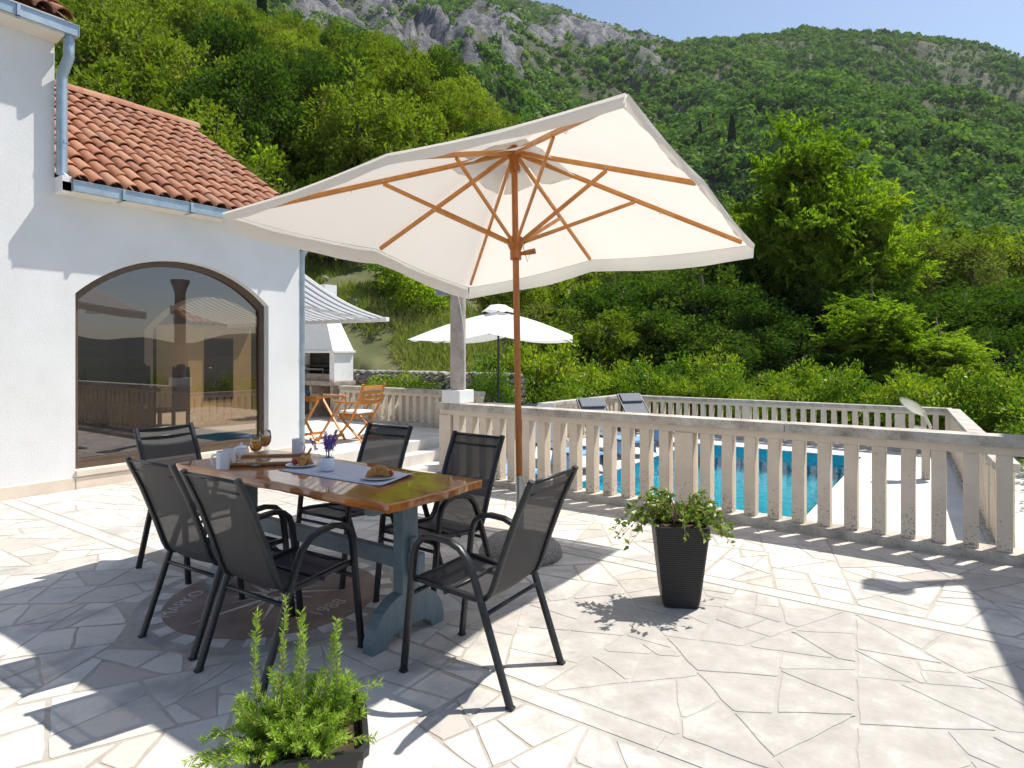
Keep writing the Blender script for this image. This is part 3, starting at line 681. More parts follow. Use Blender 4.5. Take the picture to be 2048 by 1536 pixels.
for i in range(9):
    o = link('ridge_tile', rt, roof); o.location = (XR, YC + .2 - i * .355, ZR + .03 + rnd.uniform(-.004, .004)); o.rotation_euler = (R(0), R(2), R(90))
uroof = H(MB().add([(WX + .2, -4, 4.84), (XR, -4, 6.9), (XR, YT + .1, 6.9), (WX + .2, YT + .1, 4.84), (-14.2, -4, 4.84), (-14.2, YT + .1, 4.84)], [(0, 1, 2, 3), (1, 4, 5, 2)]), 'roof', M['tile'])
for r in range(2):
    for c in range(16):
        s0 = r * cl + .02; o = link('roof_tile', tm, uroof); o.location = (WX + .2 - math.cos(ang) * s0, YT + .02 - c * pitch, 4.86 + math.sin(ang) * s0 + .015)
        o.rotation_euler = (0, ang - .045, rnd.uniform(-.02, .02))
# dark dining set inside the room
def room_chair(x, y, rz):
    t = thing('dining_chair', None, None, (x, y, .2), rz); 
    prof = [(-.22, 0), (-.22, .52), (-.2, .6), (-.17, .52), (-.13, .58), (-.06, .63), (.06, .63), (.13, .58), (.17, .52), (.2, .6), (.22, .52), (.22, 0)]
    MB().prism(prof, lambda p: (p[0], -.22, .45 + p[1]), lambda p: (p[0], -.19, .45 + p[1])).obj('backrest', M['darkwood'], t)
    MB().box(-.23, .23, -.22, .22, .42, .46).obj('seat', M['darkwood'], t)
    for sx in (-.2, .2):
        for sy in (-.2, .19): MB().box(sx - .02, sx + .02, sy - .02, sy + .02, 0, .42).obj('leg', M['darkwood'], t)
    return t
rcs = [(-8.9, 3.15, R(90), 'left end, nearest the window frame'), (-9.7, 3.75, 0, 'near the middle of the room'), (-9.15, 4.55, R(180), 'by the wooden table, right of the middle'), (-10.4, 4.6, R(180), 'deepest in the room on the right'), (-9.6, 2.75, 0, 'deepest in the room on the left')]
for x, y, rz, wh in rcs:
    t = room_chair(x, y, rz); tag(t, 'dark carved dining chair behind the tinted window, ' + wh, 'chair', 'dining chairs inside the house')
t = thing('dining_table', 'dark wooden dining table behind the tinted arched window', 'table', (-9.6, 3.9, .2))
MB().box(-.8, .8, -.4, .4, .72, .77).obj('tabletop', M['darkwood'], t)
for sx in (-.7, .7):
    for sy in (-.33, .33): MB().box(sx - .04, sx + .04, sy - .04, sy + .04, 0, .72).obj('leg', M['darkwood'], t)
# wall lantern and clock inside
t = thing('wall_clock', 'round wall clock faintly seen inside the arched window', 'clock', (-12.47, 2.35, 2.2))
MB().tube([(0, 0, 0), (.04, 0, 0)], .2, 24, up=(0, 1, 0)).obj('case', M['darkwood'], t); MB().tube([(.041, 0, 0), (.045, 0, 0)], .17, 24, up=(0, 1, 0)).obj('dial', M['white_paint'], t)

# ------------------------------------------------------------------ small shed beyond the patio, seen through the glazed room
sh = thing('garden_shed', 'small cream shed with tiled roof and dark door seen through the arched window', 'shed', (-16, 9.37, .2))
MB().box(-1.6, 0, -.88, .88, -.6, 1.98).obj('wall', M['shed'], sh)
dr_ = MB().box(.0, .02, -.46, .34, .0, 1.62).obj('door', M['door'], sh)
MB().tube([(.02, -.36, .85), (.06, -.36, .85), (.06, -.28, .85)], .01, 6).obj('handle', M['galv'], dr_)
rf = MB().add([(.22, -.95, 1.95), (-.8, -.95, 2.45), (-.8, .95, 2.45), (.22, .95, 1.95), (-1.82, -.95, 1.95), (-1.82, .95, 1.95)], [(0, 1, 2, 3), (1, 4, 5, 2)]).obj('roof', M['tile'], sh)
stm = tile_mesh('roof_tile', .36, .09, .075)
for r in range(4):
    for c in range(11):
        o = link('roof_tile', stm, rf); o.location = (.24 - r * .265, -.87 + c * .174, 1.965 + r * .13); o.rotation_euler = (0, math.atan2(.5, 1.02) - .05, 0)
rtm = tile_mesh('ridge_tile', .42, .12, .105, .016)
for i in range(5):
    o = link('ridge_tile', rtm, rf); o.location = (-.8, .95 - i * .37, 2.46); o.rotation_euler = (0, R(2), R(90))
# made-up slab and post outside the frame, added to shade the right edge
pc = thing('porch', 'white porch roof on a post beside the terrace', 'porch', (1.235, 6.2, 0), R(7))
MB().box(-.12, 3.2, -3.4, 1.0, 3.55, 3.7).obj('roof_slab', M['white_paint'], pc)
MB().tube([(-.1, .72, 3.6), (-.52, .42, 3.6)], 1, flat=(.05, .04)).obj('beam', M['teak'], pc)
MB().box(-.70, -.46, .28, .46, 3.52, 3.68, .01).obj('beam_head', M['teak'], pc)
MB().box(2.75, 3.0, .4, .65, 0, 3.549).obj('post', M['white_paint'], pc)

# ------------------------------------------------------------------ terrace, patio, steps, pool deck
TY1 = 5.50
terr = MB(); terr.add([(-7.75, -5, -.0028), (4.5, -5, -.0028), (4.5, TY1 + .28, -.0028), (-7.1, TY1 + .28, -.0028), (-7.1, 5.70, -.0028), (-7.75, 5.70, -.0028)], [(0, 1, 2, 3, 4, 5)])
terr.add([(-7.1, TY1 + .28, -.0028), (4.5, TY1 + .28, -.0028), (4.5, TY1 + .28, -1.5), (-7.1, TY1 + .28, -1.5)], [(0, 1, 2, 3)])
terrace = tag(terr.obj('terrace', M['mortar']), kind='structure')
tag(MB().box(-19, -7.1, 5.70, 9.2, -1, .04, .006).obj('patio', M['patio']), kind='structure')
for x0, x1, z in ((-7.098, -6.85, -.12), (-6.848, -6.6, -.285)):
    tag(MB().box(x0, x1, 5.80, 9.2, -1, z, .006).obj('step', M['patio']), kind='structure')
PX0, PX1, PY0, PY1, PZ = -4.55, -1.42, 6.5, 13.05, -.45
dk = MB(); dx0, dx1, dy0, dy1 = -8.2, 6.0, 5.785, 16.0
for (a, b, c_, d_) in ((-6.598, PX0, dy0, dy1), (PX1, dx1, dy0, dy1), (PX0, PX1, PY1, dy1), (PX0, PX1, dy0, PY0), (dx0, -6.6, 9.22, dy1)):
    dk.add([(a, c_, PZ), (b, c_, PZ), (b, d_, PZ), (a, d_, PZ)], [(0, 1, 2, 3)])
deck = tag(dk.obj('pool_deck', M['deck']), kind='structure')
# coping slabs round the pool
def coping(x0, x1, y0, y1): MB().box(x0, x1, y0, y1, PZ + .002, PZ + .022, .004).obj('coping_slab', M['deck'], deck)
yy = PY0
while yy < PY1 - .05:
    y2 = min(yy + .6, PY1); coping(PX0 - .32, PX0 + .03, yy + .003, y2 - .003); coping(PX1 - .03, PX1 + .32, yy + .003, y2 - .003); yy = y2
xx = PX0 + .035
while xx < PX1 - .08:
    x2 = min(xx + .6, PX1 - .035); coping(xx + .003, x2 - .003, PY1 - .03, PY1 + .32); xx = x2
pl = MB(); b0 = PZ - 1.4
pl.add([(PX0, PY0, PZ), (PX1, PY0, PZ), (PX1, PY1, PZ), (PX0, PY1, PZ), (PX0, PY0, b0), (PX1, PY0, b0), (PX1, PY1, b0), (PX0, PY1, b0)],
       [(4, 5, 6, 7), (0, 1, 5, 4), (1, 2, 6, 5), (2, 3, 7, 6), (3, 0, 4, 7)])
basin = tag(pl.obj('pool_basin', M['pooltile']), kind='structure')
for i in range(3): MB().box(PX0 + .002, PX0 + 1.5 - i * .4, 7.4, 8.9, b0 + .002 + i * .38, b0 + .38 + i * .38).obj('pool_step', M['pooltile'], basin)
tag(MB().add([(PX0 + .002, PY0 + .002, PZ - .10), (PX1 - .002, PY0 + .002, PZ - .10), (PX1 - .002, PY1 - .002, PZ - .10), (PX0 + .002, PY1 - .002, PZ - .10)], [(0, 1, 2, 3)]).obj('pool_water', M['water']), kind='structure')

# crazy paving: irregular stones as separate pieces
def clip(poly, nx, ny, c):
    out = []
    for i in range(len(poly)):
        p, q_ = poly[i], poly[(i + 1) % len(poly)]; dp_ = nx * p[0] + ny * p[1] - c; dq = nx * q_[0] + ny * q_[1] - c
        if dp_ <= 0: out.append(p)
        if (dp_ < 0 < dq) or (dq < 0 < dp_): t = dp_ / (dp_ - dq); out.append((p[0] + (q_[0] - p[0]) * t, p[1] + (q_[1] - p[1]) * t))
    return out
def area(p): return abs(sum(p[i][0] * p[(i + 1) % len(p)][1] - p[(i + 1) % len(p)][0] * p[i][1] for i in range(len(p)))) / 2
MC = (-3.35, 2.31); MR = .755
def stones():
    cells = []
    def split(poly, depth=0):
        A = area(poly); tgt = .03 + .15 * rng.random() ** 1.3
        if A < tgt or depth > 14: cells.append(poly); return
        P = np.array(poly); c = P.mean(0); U_, S_, Vt = np.linalg.svd(P - c); ax = Vt[0]; elong = S_[0] / max(S_[1], 1e-6)
        an = math.atan2(ax[1], ax[0]) + rng.normal() * (.38 if elong > 1.4 else .8)     # normal of the cut, mostly across the long axis
        c = c + (rng.random(2) - .5) * .22 * math.sqrt(A); nx, ny = math.cos(an), math.sin(an); k = nx * c[0] + ny * c[1]
        p_, q__ = clip(poly, nx, ny, k), clip(poly, -nx, -ny, -k)
        if min(len(p_), len(q__)) < 3 or min(area(p_), area(q__)) < .012: cells.append(poly); return
        split(p_, depth + 1); split(q__, depth + 1)
    for (y0, y1) in ((-.9, 2.19), (2.33, 3.99), (4.13, 5.46)): split([(-7.66, y0), (2.0, y0), (2.0, y1), (-7.66, y1)])
    # some neighbours merge visually: vary the joints
    out = []
    for poly in cells:
        c = (sum(p[0] for p in poly) / len(poly), sum(p[1] for p in poly) / len(poly))
        if math.hypot(c[0] - MC[0], c[1] - MC[1]) < MR - .02 or area(poly) < .006: continue
        if poly_hits_medal(poly): poly = [push_out(p) for p in poly]
        g = rng.uniform(.004, .011)
        # knock off the corners, more where they are sharp
        cut = []; n = len(poly)
        for i in range(n):
            p0, p1, p2_ = poly[i - 1], poly[i], poly[(i + 1) % n]; e1 = (p0[0] - p1[0], p0[1] - p1[1]); e2 = (p2_[0] - p1[0], p2_[1] - p1[1]); l1 = math.hypot(*e1); l2 = math.hypot(*e2)
            if l1 < .012 or l2 < .012: cut.append(p1); continue
            ca = (e1[0] * e2[0] + e1[1] * e2[1]) / (l1 * l2); k = (.055 if ca > .75 else .03 if ca > .4 else .012) * rnd.uniform(.6, 1.3); k1, k2 = min(k, l1 * .4), min(k, l2 * .4)
            cut.append((p1[0] + e1[0] / l1 * k1, p1[1] + e1[1] / l1 * k1)); cut.append((p1[0] + e2[0] / l2 * k2, p1[1] + e2[1] / l2 * k2))
        poly = cut
        ins = []
        n = len(poly)
        for i in range(n):
            p0, p1, p2 = poly[i - 1], poly[i], poly[(i + 1) % n]
            v1 = (p1[0] - p0[0], p1[1] - p0[1]); v2 = (p2[0] - p1[0], p2[1] - p1[1])
            l1 = math.hypot(*v1) + 1e-9; l2 = math.hypot(*v2) + 1e-9
            n1 = (-v1[1] / l1, v1[0] / l1); n2 = (-v2[1] / l2, v2[0] / l2); m = (n1[0] + n2[0], n1[1] + n2[1])
            dn = max(.9, 1 + n1[0] * n2[0] + n1[1] * n2[1]); ins.append((p1[0] + m[0] * g / dn * 1.0, p1[1] + m[1] * g / dn))
        if area(ins) < .004 or area(ins) > area(poly) * 1.02: continue
        out.append(ins)
    return out
def poly_hits_medal(poly): return any(math.hypot(p[0] - MC[0], p[1] - MC[1]) < MR for p in poly)
def push_out(p):
    d = math.hypot(p[0] - MC[0], p[1] - MC[1])
    if d >= MR: return p
    k = MR / max(d, .05); return (MC[0] + (p[0] - MC[0]) * k, MC[1] + (p[1] - MC[1]) * k)
def stone_geo(poly, z):
    # roughen the outline, then a small chamfer
    ol = []
    for i in range(len(poly)):
        a, b = poly[i], poly[(i + 1) % len(poly)]; L = math.hypot(b[0] - a[0], b[1] - a[1]); k = max(1, int(L / .07))
        for j in range(k):
            t = j / k; x = a[0] + (b[0] - a[0]) * t; y = a[1] + (b[1] - a[1]) * t
            jt = .0045 if j else .006
            ol.append((x + rnd.uniform(-jt, jt), y + rnd.uniform(-jt, jt)))
    c = (sum(p[0] for p in ol) / len(ol), sum(p[1] for p in ol) / len(ol)); n = len(ol)
    top = []
    for p in ol:
        d = math.hypot(p[0] - c[0], p[1] - c[1]); k = max(0, 1 - .004 / max(d, .02)); top.append((c[0] + (p[0] - c[0]) * k, c[1] + (p[1] - c[1]) * k))
    vs = [(p[0], p[1], -.012) for p in ol] + [(p[0], p[1], z - .001) for p in ol] + [(p[0], p[1], z) for p in top]
    vs.append((c[0], c[1], z + .0002)); fs = [(2 * n + i, 2 * n + (i + 1) % n, 3 * n) for i in range(n)]
    for i in range(n):
        j = (i + 1) % n; fs += [(i, j, n + j, n + i), (n + i, n + j, 2 * n + j, 2 * n + i)]
    return vs, fs, c
def build_stones():
    S = []
    for poly in stones():
        vs, fs, c = stone_geo(poly, rnd.uniform(-.0006, .0008)); x, y, d = topx((c[0], c[1], 0))
        vis = 0 if (d < .8 or x < -60 or x > 2110 or y > 1580) else area(poly) / d ** 3
        S.append((vis, vs, fs, c))
    S.sort(key=lambda s: -s[0])
    for vis, vs, fs, c in S[:300]:
        m = MB(); m.add([(p[0] - c[0], p[1] - c[1], p[2]) for p in vs], fs); o = link('paving_stone', m.mesh('paving_stone', M['stone']), terrace, (c[0], c[1], 0))
    m = MB(); lr = []
    for vis, vs, fs, c in S[300:]: m.add(vs, fs); lr += [rnd.random()] * len(fs)
    me = m.mesh('paving_rest', M['stone']); a = me.attributes.new('lr', 'FLOAT', 'FACE')
    if len(lr) == len(me.polygons): a.data.foreach_set('value', lr)
    o = link('paving_rest', me, terrace); tag(o, kind='stuff')
build_stones()
# straight bands of slabs that divide the paving
for (y0, y1) in ((2.20, 2.32), (4.0, 4.12)):
    x = -7.66
    while x < 2.0:
        L = rnd.uniform(.5, 1.1); x2 = min(x + L, 2.0)
        if not (y0 < 3 and x2 > MC[0] - MR and x < MC[0] + MR):
            MB().box(x + .003, x2 - .003, y0 + .004, y1 - .004, -.012, rnd.uniform(-.0003, .0006), .0012).obj('band_slab', M['stone'], terrace)
        x = x2
# compass medallion
md = thing('compass_medallion', 'round red stone compass medallion set in the paving under the table', 'medallion', (MC[0], MC[1], 0))
def disc(r, z0, z1, n=72): return MB().lathe([(r, z0), (r, z1)], n)
disc(.75, -.01, .0005).obj('outer_ring', M['greystone'], md)
disc(.60, .0, .0042).obj('field', M['redstone'], md)
NT = 22
for i in range(NT):
    a0 = 2 * math.pi * (i + .08) / NT; a1 = 2 * math.pi * (i + .62) / NT
    pts = [(r * math.cos(a), r * math.sin(a)) for r, aa in ((.605, (a0, a1)), (.685, (a1, a0))) for a in aa]
    MB().prism(pts, lambda p: (p[0], p[1], .0), lambda p: (p[0], p[1], .0046)).obj('ring_tile', M['whitestone'], md)
for i in range(16):
    an = 2 * math.pi * i / 16; L = (.52 if i % 4 == 0 else .40 if i % 2 == 0 else .27); wd = .035 if i % 2 == 0 else .02
    if any(abs((math.degrees(an) - t_ + 180) % 360 - 180) < 24 for t_ in (7, 232, 168)): L = min(L, .24)
    pts = [(.06 * math.cos(an + .9), .06 * math.sin(an + .9)), (L * math.cos(an), L * math.sin(an)), (.06 * math.cos(an), .06 * math.sin(an))]
    pts = [(.05 * math.cos(an) - wd * math.sin(an), .05 * math.sin(an) + wd * math.cos(an)), (L * math.cos(an), L * math.sin(an)), (.05 * math.cos(an), .05 * math.sin(an))][::-1]
    MB().prism(pts, lambda p: (p[0], p[1], .004), lambda p: (p[0], p[1], .0062)).obj('star_ray', M['whitestone'], md)
def text(s, size, loc, rz, mat, parent, name='lettering', ex=.0008):
    cu = bpy.data.curves.new(name, 'FONT'); cu.body = s; cu.size = size; cu.extrude = ex; cu.align_x = 'CENTER'; cu.align_y = 'CENTER'
    tmp = bpy.data.objects.new('tmp', cu); C.objects.link(tmp); dg = bpy.context.evaluated_depsgraph_get(); dg.update()
    me = bpy.data.meshes.new_from_object(tmp.evaluated_get(dg)); bpy.data.objects.remove(tmp)
    me.materials.clear(); me.materials.append(mat); o = link(name, me, parent); o.location = loc; o.rotation_euler = (0, 0, rz); return o
text('1988', .125, (.42, .05, .0052), R(100), M['letter'], md)
text('MAPKO', .115, (-.31, -.40, .0052), R(122), M['letter'], md)
text('UKO', .11, (-.47, .10, .0052), R(150), M['letter'], md)
tag(MB().tube([(-2.41 + .036 * math.cos(k * math.pi / 12), 1.83 + .036 * math.sin(k * math.pi / 12), .0015) for k in range(25)], .0022, 5).obj('engraved_ring', M['greystone'], None), 'small engraved circle in a paving stone beside the compass medallion', 'ring')

# ------------------------------------------------------------------ balustrades
def balustrade(name, p0, p1, z, h, label, first_post=True, wide_every=15, pitchb=.192, endpost=True):
    p0 = Vector((*p0, 0)); p1 = Vector((*p1, 0)); L = (p1 - p0).length; an = math.atan2(p1.y - p0.y, p1.x - p0.x)
    t = thing(name, label, 'balustrade', (p0.x, p0.y, z), an, 'stone balustrades')
    nseg = max(1, round(L / 1.9)); seg = L / nseg
    for i in range(nseg):
        MB().box(i * seg + .002, (i + 1) * seg - .002, -.10, .10, h - .075, h, .008).obj('coping', M['cope'], t)
    MB().box(0, L, -.062, .062, h - .135, h - .076).obj('rail', M['conc'], t)
    MB().box(-.02, L + .02, -.11, .11, -.02, .065, .008).obj('plinth', M['cope'], t)
    key = round(h, 3)
    if key not in BAL:
        BAL[key] = (MB().box(-.046, .046, -.06, .06, .066, h - .136, .004).mesh('baluster', M['conc']), MB().box(-.085, .085, -.075, .075, .066, h - .136, .004).mesh('post', M['conc']))
    n = int(L / pitchb)
    for i in range(n + 1):
        x = .06 + i * (L - .12) / n; wide = (i % wide_every == 0)
        o = link('post' if wide else 'baluster', BAL[key][1 if wide else 0], t); o.location = (x + (0 if not wide else (.03 if i == 0 else 0)), 0, 0)
    return t
BAL = {}
balustrade('balustrade', (-4.95, 5.64), (2.6, 5.64), .0, .87, 'long stone balustrade between the terrace and the pool')
balustrade('balustrade', (-6.72, 14.3), (-.12, 14.3), PZ, .87, 'far stone balustrade along the hedge behind the pool')
balustrade('balustrade', (-6.98, 10.95), (-6.80, 14.2), PZ, .87, 'short stone balustrade behind the loungers')
balustrade('balustrade', (-.10, 14.2), (.36, 7.5), PZ, .87, 'stone balustrade on the right side of the pool')
balustrade('balustrade', (-10.72, 8.98), (-6.96, 8.98), .04, .71, 'stone balustrade behind the folding chair and barbecue')
MB_ = MB().box(-6.90, -6.2, 8.9, 9.08, PZ, .56, .01)
tag(MB_.obj('low_parapet', M['conc']), 'low stone parapet stepping down beside the white parasol', 'parapet')
# column with floodlight on the end of the near balustrade
cl_ = thing('stone_column', 'weathered round stone column on a white block with floodlight and cable', 'column', (-4.74, 5.66, .87))
MB().box(-.13, .13, -.13, .13, .002, .15, .006).obj('block', M['white_paint'], cl_)
MB().lathe([(.088, .152), (.09, .3), (.088, 1.2), (.084, 1.60), (.1, 1.64), (.1, 1.66), (.15, 1.78), (.15, 1.82)], 28).obj('shaft', M['column'], cl_, auto=40)
fl = MB().box(-.10, .06, -.19, -.10, 1.16, 1.30, .015, Matrix.Translation((0, 0, 0))); fo = fl.obj('floodlight', M['floodgrey'], cl_); fo.location = (-.08, .0, .07)
MB().tube([(-.02, -.1, 1.3), (.06, -.092, 1.28), (.085, -.06, 1.1), (.1, -.01, .8), (.098, .0, .45), (.1, .0, .155)], .006, 6).obj('cable', M['cable'], cl_)
# dry stone wall behind the patio
dw = thing('dry_stone_wall', 'grey dry stone wall at the foot of the grassy slope', 'wall', (0, 0, 0))
def drywall(p0, p1, z0, z1):
    L = math.hypot(p1[0] - p0[0], p1[1] - p0[1]); z = z0; prot = []
    for k in range(8):
        bm = bmesh.new(); bmesh.ops.create_icosphere(bm, subdivisions=1, radius=.5)
        for v in bm.verts: v.co *= rnd.uniform(.8, 1.12); v.co.x = max(-.45, min(.45, v.co.x)); v.co.z = max(-.4, min(.4, v.co.z))
        me = bpy.data.meshes.new('stone'); bm.to_mesh(me); bm.free(); me.materials.append(M['drystone']); prot.append(me)
    while z < z1:
        hh = rnd.uniform(.11, .19); x = 0
        while x < L:
            ww = rnd.uniform(.14, .36); o = link('stone', rnd.choice(prot), dw); f = (x + ww / 2) / L
            o.location = (p0[0] + (p1[0] - p0[0]) * f, p0[1] + (p1[1] - p0[1]) * f + rnd.uniform(-.03, .03), z + hh / 2)
            o.scale = (ww * 1.12, .36, hh * 1.3); o.rotation_euler = (0, rnd.uniform(-.12, .12), math.atan2(p1[1] - p0[1], p1[0] - p0[0])); x += ww
        z += hh
drywall((-13.6, 11.6), (-8.2, 11.9), .0, .95)
# ------------------------------------------------------------------ square parasol over the table
def c2l(x, y): return (x * CT - y * ST, x * ST + y * CT)       # camera axes -> house axes
def parasol():
    bx, by, s, drop, L, yaw, tx, ty, zr = .061, 4.567, 1.389, .631, 3.041, .542, -.015, .114, 2.279
    X, Y = c2l(bx, by); t = thing('square_parasol', 'large square cream parasol on a varnished wooden pole over the table', 'parasol', (X, Y, 0), TH)
    ax = Vector((tx, ty, 1)).normalized(); u = Vector((math.sin(yaw), math.cos(yaw), 0)); u = (u - ax * u.dot(ax)).normalized(); w_ = u.cross(ax)
    hub = ax * L; run = ax * zr
    MB().tube([ax * .55, ax * (L + .04)], .0245, 18).obj('pole', M['wood'], t, auto=40)
    MB().tube([ax * .02, ax * .56], .028, 16).obj('sleeve', M['galv'], t, auto=40)
    MB().lathe([(.0, 0), (.29, 0), (.30, .03), (.285, .07), (.22, .125), (.12, .15), (.05, .155), (.0, .155)], 36).obj('base_stone', M['granite'], t, smooth=True)
    rot = ax.to_track_quat('Z', 'Y').to_matrix().to_4x4()
    def onaxis(prof, name, mat, at):
        o = MB().lathe(prof, 24).obj(name, mat, t, auto=40); o.matrix_local = Matrix.Translation(ax * at) @ rot; return o
    onaxis([(.026, -.16), (.045, -.155), (.048, -.12), (.038, -.10), (.04, -.05), (.058, -.02), (.058, .02), (.03, .03)], 'top_hub', M['wood'], L - .03)
    rn = onaxis([(.026, -.115), (.043, -.112), (.044, -.06), (.041, -.05), (.044, -.04), (.06, .0), (.062, .045), (.05, .06), (.026, .06)], 'runner', M['wood'], zr)
    cr = MB().tube([run + Vector((.03, -.01, -.07)), run + Vector((.09, -.02, -.06)), run + Vector((.15, -.03, -.05))], [.012, .02, .022], 8).obj('peg_handle', M['wood'], t, smooth=True)
    MB().tube([run + Vector((.07, -.02, .03)), run + Vector((.06, -.02, -.03)), run + Vector((.09, -.03, -.13)), run + Vector((.11, -.02, -.06))], .0025, 5).obj('cord', M['dark_metal'], t)
    ends = []
    for k in range(8):
        an = math.pi / 4 * k + math.pi / 4; co = (math.cos(an), math.sin(an)); m = max(abs(co[0]), abs(co[1])); cx, cy = co[0] / m, co[1] / m
        corner = (k % 2 == 0); dr = drop if corner else drop * .90
        e = hub - ax * dr + u * s * cx + w_ * s * cy; ends.append((e, corner, u * cx + w_ * cy))
    for e, corner, dr in ends:
        root = hub - ax * .045 + dr.normalized() * .045; tip = root.lerp(e, .985) - ax * .012
        n = (tip - root).normalized(); side = n.cross(ax).normalized(); up = side.cross(n).normalized()
        rb = MB().tube([root, tip], 1, flat=(.012, .0175), up=up).obj('rib', M['rib'], t)
        f = .50 if corner else .54
        j = root.lerp(tip, f) - up * .02; k0 = run + dr.normalized() * .05 + ax * .02
        MB().tube([k0, j], 1, flat=(.0095, .0145), up=up).obj('strut', M['rib'], rb)
        MB().tube([j + side * -.018 + up * .015, j + side * .018 + up * .015], .006, 8).obj('rivet', M['galv'], rb)
        if corner:
            q_ = root.lerp(tip, .62); MB().tube([q_ - side * .012 - up * .02, q_ - up * .035, q_ + side * .012 - up * .02], .003, 5).obj('tie', M['canvas'], rb)
    ends = [(hub + (e - hub) * (1.045 if c else 1.02), c, d) for e, c, d in ends]   # the cloth reaches a little past the rib tips
    # canopy: cloth stretched over the ribs, slightly hollow between them
    cm = MB(); NRr, NA = 14, 10; top = hub + ax * .03
    idx = {}
    for k in range(8):
        e0, e1 = ends[k][0], ends[(k + 1) % 8][0]
        for i in range(NRr + 1):
            for j in range(NA + 1):
                f = i / NRr; g = j / NA; p = top.lerp(e0.lerp(e1, g) + ax * .012, f)
                p = p - ax * (.038 * f * math.sin(math.pi * g) * (1 - .35 * f)) + ax * .012 * math.sin(math.pi * f)
                key = (k, i, j); 
                if i == 0: key = (0, 0, 0)
                elif j == NA: key = ((k + 1) % 8, i, 0)
                if key not in idx: idx[key] = len(cm.v); cm.v.append(tuple(p))
                idx[(k, i, j)] = idx[key]
    for k in range(8):
        for i in range(NRr):
            for j in range(NA):
                f_ = [idx[(k, i, j)], idx[(k, i + 1, j)], idx[(k, i + 1, j + 1)], idx[(k, i, j + 1)]]
                f_ = [v for n_, v in enumerate(f_) if v not in f_[:n_]]
                if len(f_) >= 3: cm.f.append(tuple(f_))
    co_ = cm.obj('canopy', M['canvas'], t, smooth=True)
    VH = [.05, .055, .13, .125]
    # valance hanging from the edge, one strip for each side
    for sd in range(4):
        ks = [(2 * sd) % 8, (2 * sd + 1) % 8, (2 * sd + 2) % 8]
        va = MB(); pts = []
        for kk in (0, 1):
            e0, e1 = ends[ks[kk]][0], ends[ks[kk + 1]][0]
            for j in range(14):
                if kk == 1 and j == 0: continue
                g = j / 13; p = e0.lerp(e1, g) + ax * .012 - ax * (.038 * math.sin(math.pi * g) * .65); pts.append(p)
        n = len(pts); out = (pts[n // 2] - hub); out = (out - ax * out.dot(ax)).normalized()
        for r in range(4):
            for i, p in enumerate(pts):
                h = VH[sd] * r / 3; wv = .008 * math.sin(i * .9 + sd * 2) * r / 3 + .004 * math.sin(i * 2.3) * r / 3
                va.v.append(tuple(p + out * (.008 + wv - .02 * (r / 3) ** 2) - Vector((0, 0, 1)) * h * (1 + .07 * math.sin(i * .55 + sd))))
        for r in range(3):
            for i in range(n - 1): va.f.append((r * n + i, r * n + i + 1, (r + 1) * n + i + 1, (r + 1) * n + i))
        va.obj('valance', M['canvas'], co_, smooth=True)
    # vent cap and the scalloped reinforcement seen from below
    vc = MB(); vp = [(hub + ax * .055)] ; ring = []
    for k in range(16):
        an = 2 * math.pi * k / 16 + math.pi / 4; co = (math.cos(an), math.sin(an)); m = max(abs(co[0]), abs(co[1])); sc = .26 / m
        ring.append(hub - ax * (.085) + u * co[0] * sc + w_ * co[1] * sc + ax * .05)
    vc.v = [tuple(vp[0])] + [tuple(p) for p in ring]; vc.f = [(0, 1 + k, 1 + (k + 1) % 16) for k in range(16)]
    vc.obj('vent_cap', M['canvas'], co_, smooth=True)
    for k in range(8):
        e = ends[k][0]; e2 = ends[(k + 1) % 8][0]; a0 = top.lerp(e.lerp(e2, .15), .10) - ax * .035; a1 = top.lerp(e.lerp(e2, .85), .10) - ax * .035
        b0 = top.lerp(e.lerp(e2, .1), .25) - ax * .05; b1 = top.lerp(e.lerp(e2, .9), .25) - ax * .05
        MB().add([a0, b0, b0.lerp(b1, .33) - ax * .02, b0.lerp(b1, .66) - ax * .005, b1, a1], [(0, 1, 2, 3, 4, 5)]).obj('flap', M['canvas2'], co_)
    return t
parasol()

